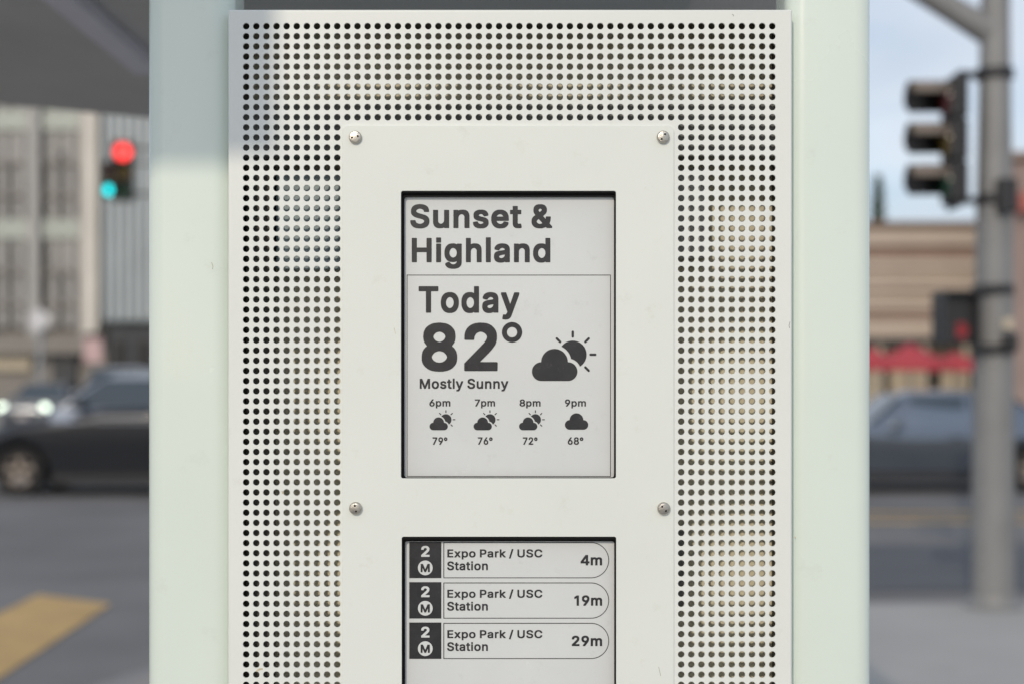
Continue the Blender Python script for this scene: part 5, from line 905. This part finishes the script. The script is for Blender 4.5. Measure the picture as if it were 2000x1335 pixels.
TB_(boxo('shop_wall', 'cream', None, xl, xr, TD+1.0, TD+12, .13, z_(662)-.004))
TB_(boxo('soffit', 'shop_dark', None, xl, xr, TD-.2, TD+.99, z_(672), z_(663)))
for a, b in ((1728, 1754), (1830, 1856), (1640, 1680), (1900, 1940)):
    w = TB_(boxo('shop_window', 'window_dark', None, BX(a, TD), BX(b, TD), TD+.9, TD+.998, .9, 2.1))
for a in (1712, 1772, 1800, 1880): TB_(boxo('pillar', 'cream', None, BX(a, TD), BX(a+9, TD), TD-.15, TD+.1, .13, z_(673)))

def parasol(px, D, r, ztop, zrim, label):
    o = thing('parasol', label, 'parasol', (BX(px, D), D, .13), group='red parasols outside the tan shop')
    m = MB(); n = 8; tp = (0, 0, ztop-.13)
    rim = [(r*math.cos(2*math.pi*k/n+.2), r*math.sin(2*math.pi*k/n+.2), zrim-.13) for k in range(n)]
    low = [(x*1.0, y*1.0, z-.14) for x, y, z in rim]
    m.add([tp] + rim + low, [[0, 1+k, 1+(k+1) % n] for k in range(n)] + [[1+k, 1+n+k, 1+n+(k+1) % n, 1+(k+1) % n] for k in range(n)])
    c = m.build('canopy', 'fabric_red', o); md = c.modifiers.new('cloth', 'SOLIDIFY'); md.thickness = .012
    MB().tube([(0, 0, 0), (0, 0, ztop-.08)], .025, 10).build('post', 'pole_grey', o, smooth=True)
    MB().lathe([(.28, 0), (.28, .06), (.05, .10)], (0, 0, 0), 'z', 16).build('base', 'pole_grey', o, smooth=True)
parasol(1778, 36.5, 1.15, 2.50, 1.95, 'widest red parasol outside the tan shop, nearest the kiosk')
parasol(1700, 37.2, .95, 2.42, 1.95, 'red parasol outside the tan shop half hidden by the kiosk column')
parasol(1866, 37.0, .85, 2.30, 1.93, 'smaller red parasol outside the tan shop beside the signal pole')

RD = 36.0
br = thing('brick_building', 'pinkish brick building at the right edge beyond the signal pole', 'building', (BX(2100, RD), RD, .13))
bo = Vector((BX(2100, RD), RD, .13))
def BR(o): o.parent = br; o.matrix_parent_inverse = Matrix.Translation(-bo); return o
xl = BX(1979, RD)
BR(boxo('wall', 'brick_pink', None, xl, BX(2500, RD), RD, RD+2.2, .13, BZ(312, RD)))
BR(boxo('cornice', 'siding_brown', None, xl-.1, BX(2500, RD), RD-.2, RD+2.2, BZ(311, RD), BZ(298, RD)))
for k in range(4):
    for q in range(2):
        w = BR(boxo('window', 'window_dark', None, BX(2012+90*k, RD), BX(2062+90*k, RD), RD-.03, RD+.05, BZ(560-q*200, RD), BZ(460-q*90, RD)))
BR(boxo('hanging_sign', 'sign_rust', None, BX(1981, RD), BX(2004, RD), RD-.5, RD-.003, BZ(418, RD), BZ(380, RD), bevel=.03))

# cypress behind the tan building
cyp = thing('cypress_tree', 'slim dark cypress top rising behind the tan shop roof', 'tree', (BX(1715, 60), 60, .13))
ht = BZ(352, 60) - .13
MB().tube([(0, 0, 0), (0, 0, ht*.5), (.02, 0, ht*.95)], [.16, .10, .02], 8).build('trunk', 'bark', cyp, smooth=True)
m = MB()
for k in range(2600):
    t = random.random()**.8; z = ht*(.12 + .88*t); rad = .72*(1-t)**.75*(.55+.5*random.random()) + .02
    a = random.random()*2*math.pi; c = Vector((rad*math.cos(a), rad*math.sin(a), z)); s = .10 + .10*random.random()
    u = Vector((random.gauss(0, 1), random.gauss(0, 1), random.gauss(0, .6))).normalized(); w = (Vector((0, 0, 1)) + Vector((random.gauss(0, .4), random.gauss(0, .4), 0))).normalized()
    m.quad(c-u*s*.4, c+u*s*.4, c+u*s*.25+w*s*1.6, c-u*s*.25+w*s*1.6)
m.build('crown', 'leaf_dark', cyp)
